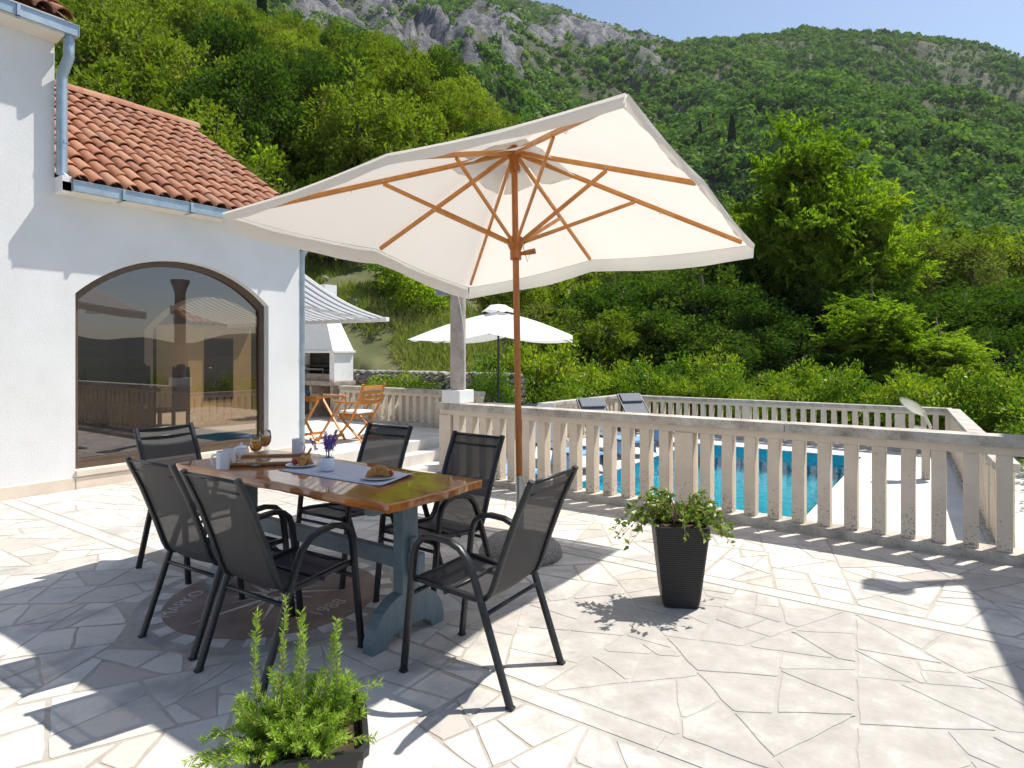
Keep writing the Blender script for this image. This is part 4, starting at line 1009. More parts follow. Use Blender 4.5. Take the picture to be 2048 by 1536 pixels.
# ------------------------------------------------------------------ terrace chairs
def chair_proto():
    t = thing('terrace_chair', 'chair', 'chair')
    for sx in (-1, 1):
        X = .222 * sx
        yz = [(.287, 0), (.262, .22), (.238, .44), (.224, .55), (.205, .595), (.170, .625), (.11, .638), (.03, .632), (-.03, .61), (-.075, .565), (-.105, .50), (-.175, .31), (-.287, 0)]
        MB().tube([(X, y, z) for y, z in yz], 1, flat=(.0125, .0165), up=(1, 0, 0)).obj('side_frame', M['chair_frame'], t, auto=50)
        for y in (.287, -.287): MB().box(X - .0135, X + .0135, y - .0175, y + .0175, 0, .010, .002).obj('foot_cap', M['blackplastic'], t)
        sb = [(.262, .405), (.245, .425), (.18, .425), (0, .408), (-.10, .400), (-.145, .408), (-.172, .432), (-.19, .47), (-.235, .60), (-.30, .77), (-.374, .93)]
        MB().tube([(.197 * sx, y, z) for y, z in sb], 1, flat=(.012, .015), up=(1, 0, 0)).obj('seat_rail', M['chair_frame'], t, auto=50)
    prof = [(.255, .424), (.18, .424), (.09, .412), (0, .402), (-.10, .396), (-.143, .404), (-.168, .430), (-.187, .47), (-.232, .60), (-.262, .68), (-.297, .77), (-.365, .91)]
    sl_ = MB(); NX = 9
    for i, (y, z) in enumerate(prof):
        for j in range(NX):
            g = j / (NX - 1) * 2 - 1; dip = .012 * (1 - g * g)
            sl_.v.append((g * .188, y - (dip if i > 6 else 0), z - (dip if i <= 6 else 0)))
    for i in range(len(prof) - 1):
        for j in range(NX - 1): sl_.f.append((i * NX + j, i * NX + j + 1, (i + 1) * NX + j + 1, (i + 1) * NX + j))
    so = sl_.obj('sling', M['sling'], t, smooth=True)
    MB().tube([(-.19, -.368, .917), (.19, -.368, .917)], .009, 8).obj('top_bar', M['chair_frame'], t, smooth=True)
    MB().tube([(-.19, -.342, .862), (.19, -.342, .862)], .007, 8).obj('back_bar', M['chair_frame'], t, smooth=True)
    MB().tube([(-.19, .255, .412), (.19, .255, .412)], .011, 8).obj('front_bar', M['chair_frame'], t, smooth=True)
    MB().tube([(-.222, .245, .36), (.222, .245, .36)], .010, 8).obj('stretcher', M['chair_frame'], t, smooth=True)
    MB().tube([(-.222, -.160, .35), (.222, -.160, .35)], .010, 8).obj('stretcher', M['chair_frame'], t, smooth=True)
    MB().tube([(-.222, .05, .404), (.222, .05, .404)], .009, 8).obj('under_bar', M['chair_frame'], t, smooth=True)
    return t
CH = [((-.132, 2.935, 1.011), 'black mesh armchair at the right end of the table, nearest the camera', None),
      ((-1.083, 3.02, -.571), 'black mesh armchair with its back to the camera, right of its twin', None),
      ((-1.545, 3.376, -.561), 'black mesh armchair with its back to the camera, left of its twin', None)]
def from_tops(p, q_, rz):
    a = (G(*p, z=.93) + G(*q_, z=.93)) / 2; off = (-.374 * -math.sin(rz), -.374 * math.cos(rz)); return (a[0] - off[0], a[1] - off[1])
proto = chair_proto(); first = True
spots = [(*c2l(c[0], c[1]), c[2] + TH, lab) for c, lab, _ in CH]
x, y = from_tops((744.7, 846.4), (825, 853.8), math.pi); spots.append((x, y, math.pi + .05, 'black mesh armchair on the far side of the table, behind the lavender'))
x, y = from_tops((905, 862.4), (1005.5, 871), math.pi); spots.append((x, y, math.pi - .03, 'black mesh armchair on the far side of the table, beside the parasol pole'))
x, y = from_tops((271.6, 856.9), (392.5, 845.6), -math.pi / 2); spots.append((x, y, -math.pi / 2 + .06, 'black mesh armchair at the left end of the table by the window'))
for i, (x, y, rz, lab) in enumerate(spots):
    o = proto if i == 0 else copy_tree(proto); o.location = (x, y, .001); o.rotation_euler = (0, 0, rz); tag(o, lab, 'chair', 'black armchairs round the table')

# ------------------------------------------------------------------ trestle table
TX0, TX1, TY0, TY1_ = -3.95, -2.09, 2.02, 2.69; TZ = .77; TCX, TCY = (TX0 + TX1) / 2, (TY0 + TY1_) / 2
tb = thing('trestle_table', 'lacquered wooden table on grey blue trestle legs', 'table', (TCX, TCY, 0))
ol = []
hx, hy = (TX1 - TX0) / 2, (TY1_ - TY0) / 2
for i in range(22): g = i / 22 * 2 - 1; ol.append((hx * g, -hy + .008 * math.sin(g * 9) + .006 * math.sin(g * 23)))
for i in range(8): g = i / 8 * 2 - 1; ol.append((hx + .006 * math.sin(g * 7) + .02 * (1 - abs(g)), hy * g))
for i in range(22): g = 1 - i / 22 * 2; ol.append((hx * g, hy + .010 * math.sin(g * 8 + 1) + .005 * math.sin(g * 21)))
for i in range(8): g = 1 - i / 8 * 2; ol.append((-hx - .006 * math.sin(g * 7), hy * g))
tt_ = MB(); n = len(ol)
for z, k in ((TZ - .046, .988), (TZ - .04, .997), (TZ - .006, 1.0), (TZ, .994)): tt_.v += [(p[0] * k, p[1] * (k if k < .99 else 1 - (1 - k) * 2), z) for p in ol]
for r in range(3):
    for i in range(n): tt_.f.append((r * n + i, r * n + (i + 1) % n, (r + 1) * n + (i + 1) % n, (r + 1) * n + i))
tt_.f.append(tuple(range(n))[::-1]); tt_.f.append(tuple(3 * n + i for i in range(n)))
tt_.obj('tabletop', M['tabletop'], tb, auto=40)
for sx in (-1, 1):
    X = sx * .70
    tr_ = MB().box(X - .035, X + .035, -.055, .055, .16, TZ - .047, .006).obj('post', M['bluepaint'], tb)
    ft = [(-.255, 0), (-.255, .05), (-.235, .115), (-.19, .175), (-.13, .215), (-.075, .235), (.075, .235), (.13, .215), (.19, .175), (.235, .115), (.255, .05), (.255, 0), (.17, 0), (.15, .035), (.10, .062), (-.10, .062), (-.15, .035), (-.17, 0)]
    MB().prism(ft, lambda p: (X - .034, p[0], p[1]), lambda p: (X + .034, p[0], p[1])).obj('foot', M['bluepaint'], tb)
    MB().box(X - .034, X + .034, -.25, .25, TZ - .105, TZ - .048, .01).obj('cleat', M['bluepaint'], tb)
    MB().box(X + sx * .038, X + sx * .115, -.045 + .02, .045 - .02, .335, .445, .01).obj('tenon', M['bluepaint'], tb)
    MB().box(X + sx * .045, X + sx * .068, -.018, .018, .31, .52, .006).obj('wedge', M['bluepaint'], tb)
MB().box(-.664, .664, -.024, .024, .345, .435, .006).obj('stretcher', M['bluepaint'], tb)

# ------------------------------------------------------------------ things on the table
def on(px, py, z=TZ): g = G(px, py, z); return (g[0], g[1], z)
def mug(name, px, py, lab, hdl, h=.095, r=.036):
    t = thing(name, lab, 'mug', on(px, py)); MB().lathe([(r * .93, 0), (r, .006), (r, h), (r - .004, h), (r - .005, .008), (0, .008)], 28).obj('body', M['ceramic'], t, auto=40)
    MB().tube([(r * .9, 0, h * .82), (r + .018, 0, h * .8), (r + .028, 0, h * .55), (r + .018, 0, h * .28), (r * .9, 0, h * .22)], .0055, 8).obj('handle', M['ceramic'], t, smooth=True)
    t.rotation_euler = (0, 0, hdl); return t
mug('coffee_mug', 446, 938, 'white mug in front at the left end of the table', R(-125), .105)
mug('coffee_mug', 459, 928, 'white mug half hidden behind the front white mug', R(60), .09)
mug('coffee_mug', 595, 913, 'tall grey white mug in front of the white wall corner', R(10), .115, .035)
sbw = thing('sugar_bowl', 'white lidded sugar bowl beside the juice glasses', 'bowl', on(483, 916))
MB().lathe([(.028, 0), (.042, .02), (.045, .04), (.042, .062), (.04, .064)], 28).obj('body', M['ceramic'], sbw, smooth=True)
MB().lathe([(.044, .064), (.042, .070), (.02, .08), (.006, .084), (.009, .092), (.008, .098), (0, .1)], 28).obj('lid', M['ceramic'], sbw, smooth=True)
# table runner
A_, B_, C__, D_ = [G(*p, z=TZ) for p in ((557, 941), (762, 974), (833, 951), (660, 921))]
rn = MB(); NXr, NYr = 24, 8
for i in range(NXr + 1):
    for j in range(NYr + 1):
        f, g = i / NXr, j / NYr; p = (A_ * (1 - f) + B_ * f) * (1 - g) + (D_ * (1 - f) + C__ * f) * g
        lift = .018 * max(0, (f - .9) / .1) ** 1.5 * (.3 + .7 * g) + .0012 * math.sin(f * 30) * math.sin(g * 5); rn.v.append((p[0], p[1], TZ + .0025 + lift))
for i in range(NXr):
    for j in range(NYr): rn.f.append((i * (NYr + 1) + j, (i + 1) * (NYr + 1) + j, (i + 1) * (NYr + 1) + j + 1, i * (NYr + 1) + j + 1))
rno = rn.obj('table_runner', M['linen'], None, smooth=True); md_ = rno.modifiers.new('thick', 'SOLIDIFY'); md_.thickness = .002; md_.offset = 0
tag(rno, 'grey white linen runner along the table', 'runner')
def croissant(parent, L=.12, loc=(0, 0, .01), rz=0, curve=.5):
    m = MB(); pts = []; rs = []
    for i in range(25):
        f = i / 24 * 2 - 1; pts.append((f * L / 2, curve * .03 * (1 - f * f) * 2, .0)); e = max(0, 1 - abs(f) ** 2.2); rs.append(.004 + .027 * e * (1 + .09 * math.cos(f * 17)))
    m.tube([(p[0], p[1], r * .9) for p, r in zip(pts, rs)], rs, 14)
    o = m.obj('croissant', M['croissant'], None, smooth=True); return o
def plate(px, py, lab, z=TZ + .004):
    t = thing('plate', lab, 'plate', on(px, py, z)); MB().lathe([(0, .002), (.05, .001), (.07, .008), (.088, .013), (.09, .015), (.088, .0155), (.07, .0105), (.05, .005), (0, .005)], 40).obj('dish', M['ceramic'], t, smooth=True); return t
p1 = plate(603, 933, 'white plate with strawberry and croissant left of the lavender'); p2 = plate(757, 958, 'white plate with croissant at the right end of the runner')
def put(o, base, dx, dy, dz, rz, lab, cat):
    o.location = (base.location.x + dx, base.location.y + dy, base.location.z + dz); o.rotation_euler = (0, 0, rz); tag(o, lab, cat)
put(croissant(None, .105), p1, .035, .02, .008, TH + R(75), 'golden croissant standing beside the strawberries', 'croissant')
put(croissant(None, .135), p2, 0, 0, .008, TH + R(4), 'golden croissant on the plate at the right end of the runner', 'croissant')
def strawberry(base, dx, dy, dz, rx, ry, lab, s=1):
    t = thing('strawberry', lab, 'strawberry', (base.location.x + dx, base.location.y + dy, base.location.z + dz)); t.rotation_euler = (rx, ry, 0); t.scale = (s, s, s)
    MB().lathe([(0, -.022), (.008, -.017), (.015, -.006), (.018, .004), (.014, .012), (0, .014)], 18).obj('fruit', M['strawberry'], t, smooth=True)
    lf = MB()
    for k in range(6): an = k * math.pi / 3; lf.add([(0, 0, .0145), (.012 * math.cos(an + .3), .012 * math.sin(an + .3), .017), (.019 * math.cos(an), .019 * math.sin(an), .013), (.012 * math.cos(an - .3), .012 * math.sin(an - .3), .017)], [(0, 1, 2, 3)])
    lf.obj('calyx', M['leafgreen'], t)
strawberry(p1, -.035, -.015, .028, R(20), R(-95), 'red strawberry with its green calyx to the left on the plate', 1.15)
strawberry(p1, -.018, .012, .028, R(60), R(40), 'red strawberry touching the croissant on the left plate', 1.05)
strawberry(p2, .04, .05, .026, R(70), R(30), 'red strawberry peeping out behind the right croissant', 1)
# vase with lavender
vz = thing('lavender_vase', 'white round vase of purple lavender in the middle of the table', 'vase', on(655, 942, TZ + .004))
MB().lathe([(.03, 0), (.042, .012), (.047, .035), (.043, .062), (.036, .078), (.034, .078), (.04, .06), (.043, .035), (.03, .006), (0, .005)], 32).obj('pot', M['ceramic'], vz, smooth=True)
fl_ = []; flr = []
for k in range(12):
    an = rnd.uniform(0, 2 * math.pi); ti = rnd.uniform(.05, .30); H_ = rnd.uniform(.17, .23); dx, dy = math.cos(an) * ti, math.sin(an) * ti
    if k == 0: dx, dy, H_ = -.5 * CT, -.5 * ST, .185
    pts = [(dx * .05, dy * .05, .05), (dx * .12, dy * .12, .12), (dx * .2, dy * .2, H_)]
    st = MB().tube(pts, .0015, 5).obj('stem', M['lavstem'], vz)
    P = np.array([np.array(pts[1]) + (np.array(pts[2]) - np.array(pts[1])) * f + rng.normal(size=3) * .0045 for f in np.repeat(np.linspace(.05, 1.02, 16), 8)])
    V = leaves(P, .009, .006, rng); link('flower_spike', fast_mesh('flower_spike', V, 4, M['lavender'], rng.random(len(P))), st)
# serving tray
tc_ = [G(*p, z=TZ) for p in ((466, 938), (567, 940), (590, 912), (535, 908))]
c0 = sum(tc_) / 4; trl = thing('serving_tray', 'light wooden serving tray with bent handles under the juice glasses', 'tray', (c0[0], c0[1], TZ), TH + R(10))
tw, tl = .15, .215
MB().box(-tl, tl, -tw, tw, .002, .010, .002).obj('base', M['tabletop'], trl)
for a in (-1, 1):
    MB().box(-tl, tl, a * tw - .009, a * tw + .009, .0105, .024, .003).obj('rim', M['tray'], trl); MB().box(a * tl - .009, a * tl + .009, -tw + .0095, tw - .0095, .0105, .024, .003).obj('rim', M['tray'], trl)
    MB().tube([(a * (tl + .0), -.07, .03), (a * (tl + .02), -.06, .06), (a * (tl + .028), 0, .078), (a * (tl + .02), .06, .06), (a * tl, .07, .03)], .006, 8).obj('handle', M['tray'], trl, smooth=True)
def juice(px, py, lab):
    t = thing('juice_glass', lab, 'glass', on(px, py, TZ + .0115)); R0 = .036
    MB().lathe([(0, .0), (.034, .0), (.034, .002), (.006, .006), (.0042, .012), (.004, .07), (.008, .078), (.026, .092), (.0355, .112), (.038, .135), (.036, .16), (.0325, .182), (.0315, .182), (.0348, .16), (.0368, .135), (.0343, .113), (.025, .0945), (.006, .081), (0, .08)], 32).obj('bowl', M['glass'], t, smooth=True)
    MB().lathe([(0, .0812), (.0055, .082), (.0245, .0955), (.0338, .1135), (.0363, .135), (.0356, .147), (0, .147)], 32).obj('juice', M['juice'], t, auto=40)
juice(512, 931, 'stemmed glass of orange juice standing in front on the tray'); juice(530, 919, 'stemmed glass of orange juice behind the other on the tray')

# ------------------------------------------------------------------ rattan planter with trailing plant
gp = G(1358, 1204); plt = thing('rattan_planter', 'tall tapered black rattan planter with a trailing green plant', 'planter', (gp[0], gp[1], 0), R(29))
pm = MB(); b, tp, hh = .095, .148, .47
for z, r in ((0, b), (.01, b + .003), (.06, b + .012), (hh - .03, tp), (hh, tp + .004), (hh, tp - .012), (hh - .05, tp - .016)):
    k = .012; pm.v += [(r, -r + k, z), (r, r - k, z), (r - k, r, z), (-r + k, r, z), (-r, r - k, z), (-r, -r + k, z), (-r + k, -r, z), (r - k, -r, z)]
for i in range(6):
    for j in range(8): pm.f.append((i * 8 + j, i * 8 + (j + 1) % 8, (i + 1) * 8 + (j + 1) % 8, (i + 1) * 8 + j))
pm.f.append(tuple(range(8))[::-1]); pm.obj('pot', M['rattan'], plt)
MB().add([(-tp + .016, -tp + .016, hh - .05), (tp - .016, -tp + .016, hh - .05), (tp - .016, tp - .016, hh - .05), (-tp + .016, tp - .016, hh - .05)], [(0, 1, 2, 3)]).obj('soil', M['soil'], plt)
LV = []; stm = MB(); ups = []
for k in range(46):
    an = rnd.uniform(0, 2 * math.pi); L = rnd.uniform(.14, .34); h = rnd.uniform(.05, .17); r0 = rnd.uniform(0, .09)
    if k % 4 == 0: an = -R(29) + TH + (0 if k % 8 else math.pi) + rnd.uniform(-.35, .35); L = rnd.uniform(.26, .40); h = rnd.uniform(.03, .10)
    pts = []
    for i in range(9):
        f = i / 8; rr = r0 + L * f * .85; pts.append(Vector((rr * math.cos(an), rr * math.sin(an), hh - .05 + .05 + h * math.sin(min(1, f * 1.3) * math.pi * .62) * 1.3 - .17 * f * f * L / .3)))
    stm.tube(pts, [.0028 - .0018 * i / 8 for i in range(9)], 5)
    for i in range(26):
        f = rnd.uniform(.12, 1); q_ = pts[min(7, int(f * 8))].lerp(pts[min(8, int(f * 8) + 1)], f * 8 % 1); LV.append(tuple(q_)); ups.append((math.cos(an) * .6 + rnd.uniform(-.6, .6), math.sin(an) * .6 + rnd.uniform(-.6, .6), rnd.uniform(-.4, .5)))
so = stm.obj('stems', M['stemwood'], plt)
link('foliage', fast_mesh('foliage', leaves(np.array(LV), .036, .019, rng, np.array(ups), .6), 4, M['leaf_pot'], rng.random(len(LV))), plt)

# ------------------------------------------------------------------ rosemary in a square black pot, close to the camera
rz_ = R(50.5 - 90); pr = thing('rosemary_pot', 'square black plastic pot of bushy rosemary close to the camera', 'potted plant', (-1.735, 1.325, 0), rz_)
pm = MB(); a, b, hz = .135, .175, .23
for z, r in ((0, a), (hz - .03, b - .008), (hz - .028, b + .004), (hz, b + .006), (hz, b - .012), (hz - .05, b - .02)):
    k = .02; pm.v += [(r, -r + k, z), (r, r - k, z), (r - k, r, z), (-r + k, r, z), (-r, r - k, z), (-r, -r + k, z), (-r + k, -r, z), (r - k, -r, z)]
for i in range(5):
    for j in range(8): pm.f.append((i * 8 + j, i * 8 + (j + 1) % 8, (i + 1) * 8 + (j + 1) % 8, (i + 1) * 8 + j))
pm.f.append(tuple(range(8))[::-1]); pm.obj('pot', M['blackplastic'], pr)
MB().add([(-b + .02, -b + .02, hz - .045), (b - .02, -b + .02, hz - .045), (b - .02, b - .02, hz - .045), (-b + .02, b - .02, hz - .045)], [(0, 1, 2, 3)]).obj('soil', M['soil'], pr)
stm = MB(); LV = []; UP = []; LRr = []
cr_ = Vector((math.cos(TH - rz_), math.sin(TH - rz_), 0))           # image-right in pot axes
fw_ = Vector((-math.sin(TH - rz_), math.cos(TH - rz_), 0))
def sprig(base, d, L, bend, n=130, tip=.6):
    pts = []; p = Vector(base); d = Vector(d).normalized()
    for i in range(12):
        pts.append(p.copy()); p = p + d * (L / 11); d = (d + Vector(bend) * .09 + Vector((rnd.uniform(-.05, .05), rnd.uniform(-.05, .05), rnd.uniform(-.03, .03)))).normalized()
    stm.tube(pts, [.0034 - .0024 * i / 11 for i in range(12)], 5)
    for i in range(n):
        f = rnd.random() ** .8; k = min(10, int(f * 11)); q_ = pts[k].lerp(pts[k + 1], f * 11 - k if f * 11 - k <= 1 else 1); t_ = (pts[k + 1] - pts[k]).normalized(); an = rnd.uniform(0, 2 * math.pi)
        s_ = t_.orthogonal().normalized(); s_.rotate(Matrix.Rotation(an, 3, t_)); u_ = (s_ * 1.0 + t_ * rnd.uniform(.45, 1.2)).normalized(); LV.append(tuple(q_)); UP.append(tuple(u_)); LRr.append(min(1, max(0, .25 + .55 * f + rnd.uniform(-.25, .25))))  # needles darken towards the sprig base: inner shade put into the colour
for (sx, fy, L, lean) in ((-.135, -.02, .46, -.10), (-.07, .03, .52, .0), (.02, .0, .46, .04), (.085, .02, .42, .12), (.13, .04, .36, .16), (-.02, .05, .38, -.03)):
    sprig(cr_ * sx * .8 + fw_ * fy + Vector((0, 0, .18)), cr_ * lean + Vector((0, 0, 1)), L * .92, (rnd.uniform(-.15, .15), rnd.uniform(-.15, .15), .15), 260)
for k in range(95):
    an = rnd.uniform(0, 2 * math.pi); r0 = rnd.uniform(.0, .13); d = Vector((math.cos(an) * rnd.uniform(.3, 1.0), math.sin(an) * rnd.uniform(.3, 1.0), rnd.uniform(.25, 1.0)))
    sprig((math.cos(an) * r0, math.sin(an) * r0, .19), d, rnd.uniform(.10, .20), (rnd.uniform(-.3, .3), rnd.uniform(-.3, .3), rnd.uniform(-.45, .6)), 170)
for k in range(7):
    d = -cr_ * rnd.uniform(.4, 1) - fw_ * rnd.uniform(.0, .8) + Vector((0, 0, .25)); sprig(tuple(-cr_ * .1 - fw_ * .05 + Vector((rnd.uniform(-.06, .06), rnd.uniform(-.06, .06), .2))), d, rnd.uniform(.13, .21), (0, 0, -.7), 120)
sprig(cr_ * .06 - fw_ * .1 + Vector((0, 0, .2)), cr_ * 1.0 - fw_ * .25 + Vector((0, 0, .55)), .25, (0, 0, -.45), 150); sprig(cr_ * .05 + fw_ * .02 + Vector((0, 0, .2)), cr_ * .6 + fw_ * .2 + Vector((0, 0, 1.0)), .27, cr_ * .35 + Vector((0, 0, -.9)), 170)
so_ = stm.obj('stems', M['stemwood'], pr); LV = np.array(LV); UP = np.array(UP)
link('needles', fast_mesh('needles', leaves(LV, .022, .0040, rng, UP, .9, fold=.02), 4, M['leaf_rosemary'], np.array(LRr)), pr).location = tuple(-cr_ * .05); so_.location = tuple(-cr_ * .05)

# ------------------------------------------------------------------ white parasol by the pool
def round_parasol(X, Y, z0):
    t = thing('white_parasol', 'white parasol on a dark pole beside the pool', 'parasol', (X, Y, z0), R(30)); top = 2.80; rim = 2.12; s = 1.40
    MB().tube([(0, 0, .05), (0, 0, top)], .022, 12).obj('pole', M['dark_metal'], t); MB().lathe([(.26, 0), (.26, .05), (.05, .09), (.03, .3)], 24).obj('base', M['dark_metal'], t)
    MB().lathe([(.026, 0), (.034, .01), (.034, .1), (.026, .11)], 12, (0, 0, .88)).obj('joint', M['dark_metal'], t)
    cp = MB(); idx = {}; NRr, NA = 10, 8; ends = []
    for k in range(8):
        an = math.pi / 4 * k + math.pi / 4; co = (math.cos(an), math.sin(an)); m = max(abs(co[0]), abs(co[1])); ends.append(Vector((co[0] / m * s, co[1] / m * s, rim + (0 if k % 2 == 0 else .10))))
    tp_ = Vector((0, 0, top - .12))
    for k in range(8):
        for i in range(NRr + 1):
            for j in range(NA + 1):
                f, g = i / NRr, j / NA; e = ends[k].lerp(ends[(k + 1) % 8], g); p = tp_.lerp(e, f); p.z -= .07 * math.sin(math.pi * g) * f * (0 if False else 1) - .05 * math.sin(math.pi * f)
                cp.v.append(tuple(p))
        b_ = k * (NRr + 1) * (NA + 1)
        for i in range(NRr):
            for j in range(NA): cp.f.append((b_ + i * (NA + 1) + j, b_ + (i + 1) * (NA + 1) + j, b_ + (i + 1) * (NA + 1) + j + 1, b_ + i * (NA + 1) + j + 1))
    cn = cp.obj('canopy', M['canvas2'], t, smooth=True)
    cap = MB(); ring = [(.34 * math.cos(2 * math.pi * k / 8 + .39) , .34 * math.sin(2 * math.pi * k / 8 + .39), top - .13 + (.03 if k % 2 else -.02)) for k in range(8)]; cap.v = [(0, 0, top + .02)] + [(p[0] * .45, p[1] * .45, top) for p in ring] + ring
    cap.f = [(0, 1 + k, 1 + (k + 1) % 8) for k in range(8)] + [(1 + k, 9 + k, 9 + (k + 1) % 8, 1 + (k + 1) % 8) for k in range(8)]; cap.obj('vent_cap', M['canvas2'], cn, smooth=True)
    for e in ends: MB().tube([tp_ - Vector((0, 0, .05)), e - Vector((0, 0, .02))], .008, 6).obj('rib', M['dark_metal'], t)
round_parasol(-7.17, 9.75, PZ)

# ------------------------------------------------------------------ loungers with towels
def lounger():
    t = thing('sun_lounger', 'lounger', 'lounger')
    for sy in (-.3, .3):
        MB().tube([(-.62, sy, .31), (.95, sy, .33)], 1, flat=(.012, .02)).obj('side_rail', M['dark_metal'], t)
        MB().tube([(-.45, sy, .31), (-1.05, sy, .93)], 1, flat=(.012, .018)).obj('back_rail', M['dark_metal'], t)
        for x in (-.5, .78): MB().tube([(x, sy, .32), (x + (.08 if x > 0 else -.06), sy, .0)], 1, flat=(.012, .016), up=(0, 1, 0)).obj('leg', M['dark_metal'], t)
        MB().tube([(-.72, sy, .58), (-.55, sy, .30)], .009, 6).obj('prop', M['dark_metal'], t)
    MB().box(-.5, .95, -.285, .285, .325, .335).obj('seat_sling', M['lounger_sling'], t)
    mt = Matrix.Translation((-.48, 0, .34)) @ Matrix.Rotation(R(46), 4, 'Y'); MB().box(-.86, .0, -.29, .29, -.006, .006, 0, mt).obj('back_sling', M['lounger_sling'], t)
    mt = Matrix.Translation((-1.03, 0, .91)) @ Matrix.Rotation(R(46), 4, 'Y'); MB().box(-.03, .2, -.27, .27, .008, .05, .015, mt).obj('head_cushion', M['lounger_sling'], t)
    return t
def towel(X, Y, rz, lab):
    t = thing('beach_towel', lab, 'towel', (X, Y, PZ), rz, 'blue towels on the loungers'); m = MB(); NX, NY = 14, 14
    for i in range(NX + 1):
        for j in range(NY + 1):
            x = .25 + .72 * i / NX; y = -.46 + .92 * j / NY; z = .345 + .006 * math.sin(i * 1.3) * math.cos(j * .9)
            if abs(y) > .31: z -= (abs(y) - .31) * 1.6; y = math.copysign(.31 + (abs(y) - .31) * .25, y)
            if x > .95: z -= (x - .95) * 1.5
            m.v.append((x, y, z))
    for i in range(NX):
        for j in range(NY): m.f.append((i * (NY + 1) + j, (i + 1) * (NY + 1) + j, (i + 1) * (NY + 1) + j + 1, i * (NY + 1) + j + 1))
    m.obj('cloth', M['towel'], t, smooth=True); MB().lathe([(0, 0), (.035, .004), (.04, .03), (.025, .05), (0, .052)], 12, (.55, .12, .352)).obj('rolled_cloth', M['towel_dark'], t, smooth=True)
lp = lounger(); LL = [(-5.45, 7.35, 'nearest the column'), (-5.45, 9.25, 'second from the column'), (-5.42, 11.1, 'third from the column'), (-5.35, 12.95, 'farthest, in the corner of the balustrades')]
for i, (X, Y, lab) in enumerate(LL):
    o = lp if i == 0 else copy_tree(lp); o.location = (X, Y, PZ); o.rotation_euler = (0, 0, R(-33 + rnd.uniform(-4, 4)))
    tag(o, 'dark framed reclining sun lounger by the pool, ' + lab, 'lounger', 'sun loungers by the pool'); towel(X, Y, o.rotation_euler.z, 'light blue towel on the pool lounger ' + lab)
st_ = thing('side_table', 'small dark side table between the two farthest loungers', 'table', (-5.5, 12.05, PZ))
MB().box(-.22, .22, -.22, .22, .40, .43, .005).obj('top', M['lounger_sling'], st_)
for a in (-.18, .18):
    for b in (-.18, .18): MB().box(a - .015, a + .015, b - .015, b + .015, 0, .4).obj('leg', M['dark_metal'], st_)

# ------------------------------------------------------------------ twin disc lamp on a post at the right of the pool
gl_ = thing('garden_lamp', 'cream garden lamp with two tilted discs on a post by the right balustrade', 'lamp', (-.42, 11.4, PZ))
MB().box(-.055, .055, -.055, .055, 0, .62, .008).obj('post', M['conc'], gl_)
MB().tube([(0, 0, .6), (.06, .0, .78), (-.05, -.02, 1.05)], .022, 8).obj('arm', M['lampcream'], gl_)
for i, (dx, dz, tl_) in enumerate(((-.16, 1.08, 38), (.02, .68, 34))):
    d_ = MB().lathe([(0, .04), (.08, .036), (.15, .02), (.19, 0), (.15, -.02), (0, -.03)], 28).obj('disc', M['lampcream'], gl_, smooth=True); d_.location = (dx, -.02, dz); d_.rotation_euler = (R(-12), R(tl_), TH); d_.scale = (1.25, .75, 1)

# ------------------------------------------------------------------ barbecue, awning, folding table and chair
bq = thing('barbecue', 'white chimney barbecue with sooty hearth and stone counter', 'barbecue', (-11.55, 9.05, .04))
MB().box(-.78, .80, -.26, .34, .70, .80, .015).obj('counter', M['bbq_stone'], bq)
MB().box(-.78, .72, .24, .32, .80, 1.40).obj('back_panel', M['soot'], bq)
for X in (-.78, .59): MB().box(X, X + .15, -.20, .32, .802, 1.40, .008).obj('side_panel', M['white_paint'], bq)
for z in (.80, 1.0, 1.1): MB().box(-.62, .58, -.1 if z == .80 else .1, .238, z, z + (.14 if z == .8 else .02)).obj('brick_course' if z < 1 else 'grill', M['bbq_stone'] if z < 1 else M['dark_metal'], bq)
MB().tube([(-.25, -.14, .95), (-.25, -.14, 1.05), (.3, -.14, 1.05), (.3, -.14, .95)], .008, 6).obj('grill_rod', M['galv'], bq)
MB().box(-.84, .80, -.26, .34, 1.402, 1.45, .006).obj('hood_slab', M['white_paint'], bq)
hd = MB(); r0 = [(-.80, -.23), (.74, -.23), (.74, .33), (-.80, .33)]; r1 = [(-.28, -.02), (.22, -.02), (.22, .3), (-.28, .3)]
hd.v = [(*p, 1.452) for p in r0] + [(*p, 2.25) for p in r1] + [(*p, 2.9) for p in r1]
for k in (0, 4):
    for i in range(4): hd.f.append((k + i, k + (i + 1) % 4, k + 4 + (i + 1) % 4, k + 4 + i))
hd.f.append((8, 9, 10, 11)); hd.obj('hood', M['white_paint'], bq)
for X in (-.74, -.02, .68): MB().box(X - .04, X + .04, -.22, .3, 0, .698, .006).obj('pier', M['bbq_stone'], bq)
MB().box(-.70, .64, .27, .31, 0, .69).obj('rear_panel', M['bbq_stone'], bq)
aw = thing('striped_awning', 'grey blue and white striped awning fixed to the back of the house', 'awning', (-7.72, 5.72, 0))
am = MB(); NXa, NYa = 20, 12
for i in range(NXa + 1):
    for j in range(NYa + 1): g = j / NYa; am.v.append((-4.6 * i / NXa, 1.66 * g, 2.62 - .60 * g - .09 * math.sin(math.pi * g) ))
for i in range(NXa):
    for j in range(NYa): am.f.append((i * (NYa + 1) + j, (i + 1) * (NYa + 1) + j, (i + 1) * (NYa + 1) + j + 1, i * (NYa + 1) + j + 1))
am.obj('fabric', M['awning'], aw, smooth=True)
MB().box(-4.62, .02, 1.64, 1.72, 1.96, 2.03, .008).obj('front_bar', M['white_paint'], aw)
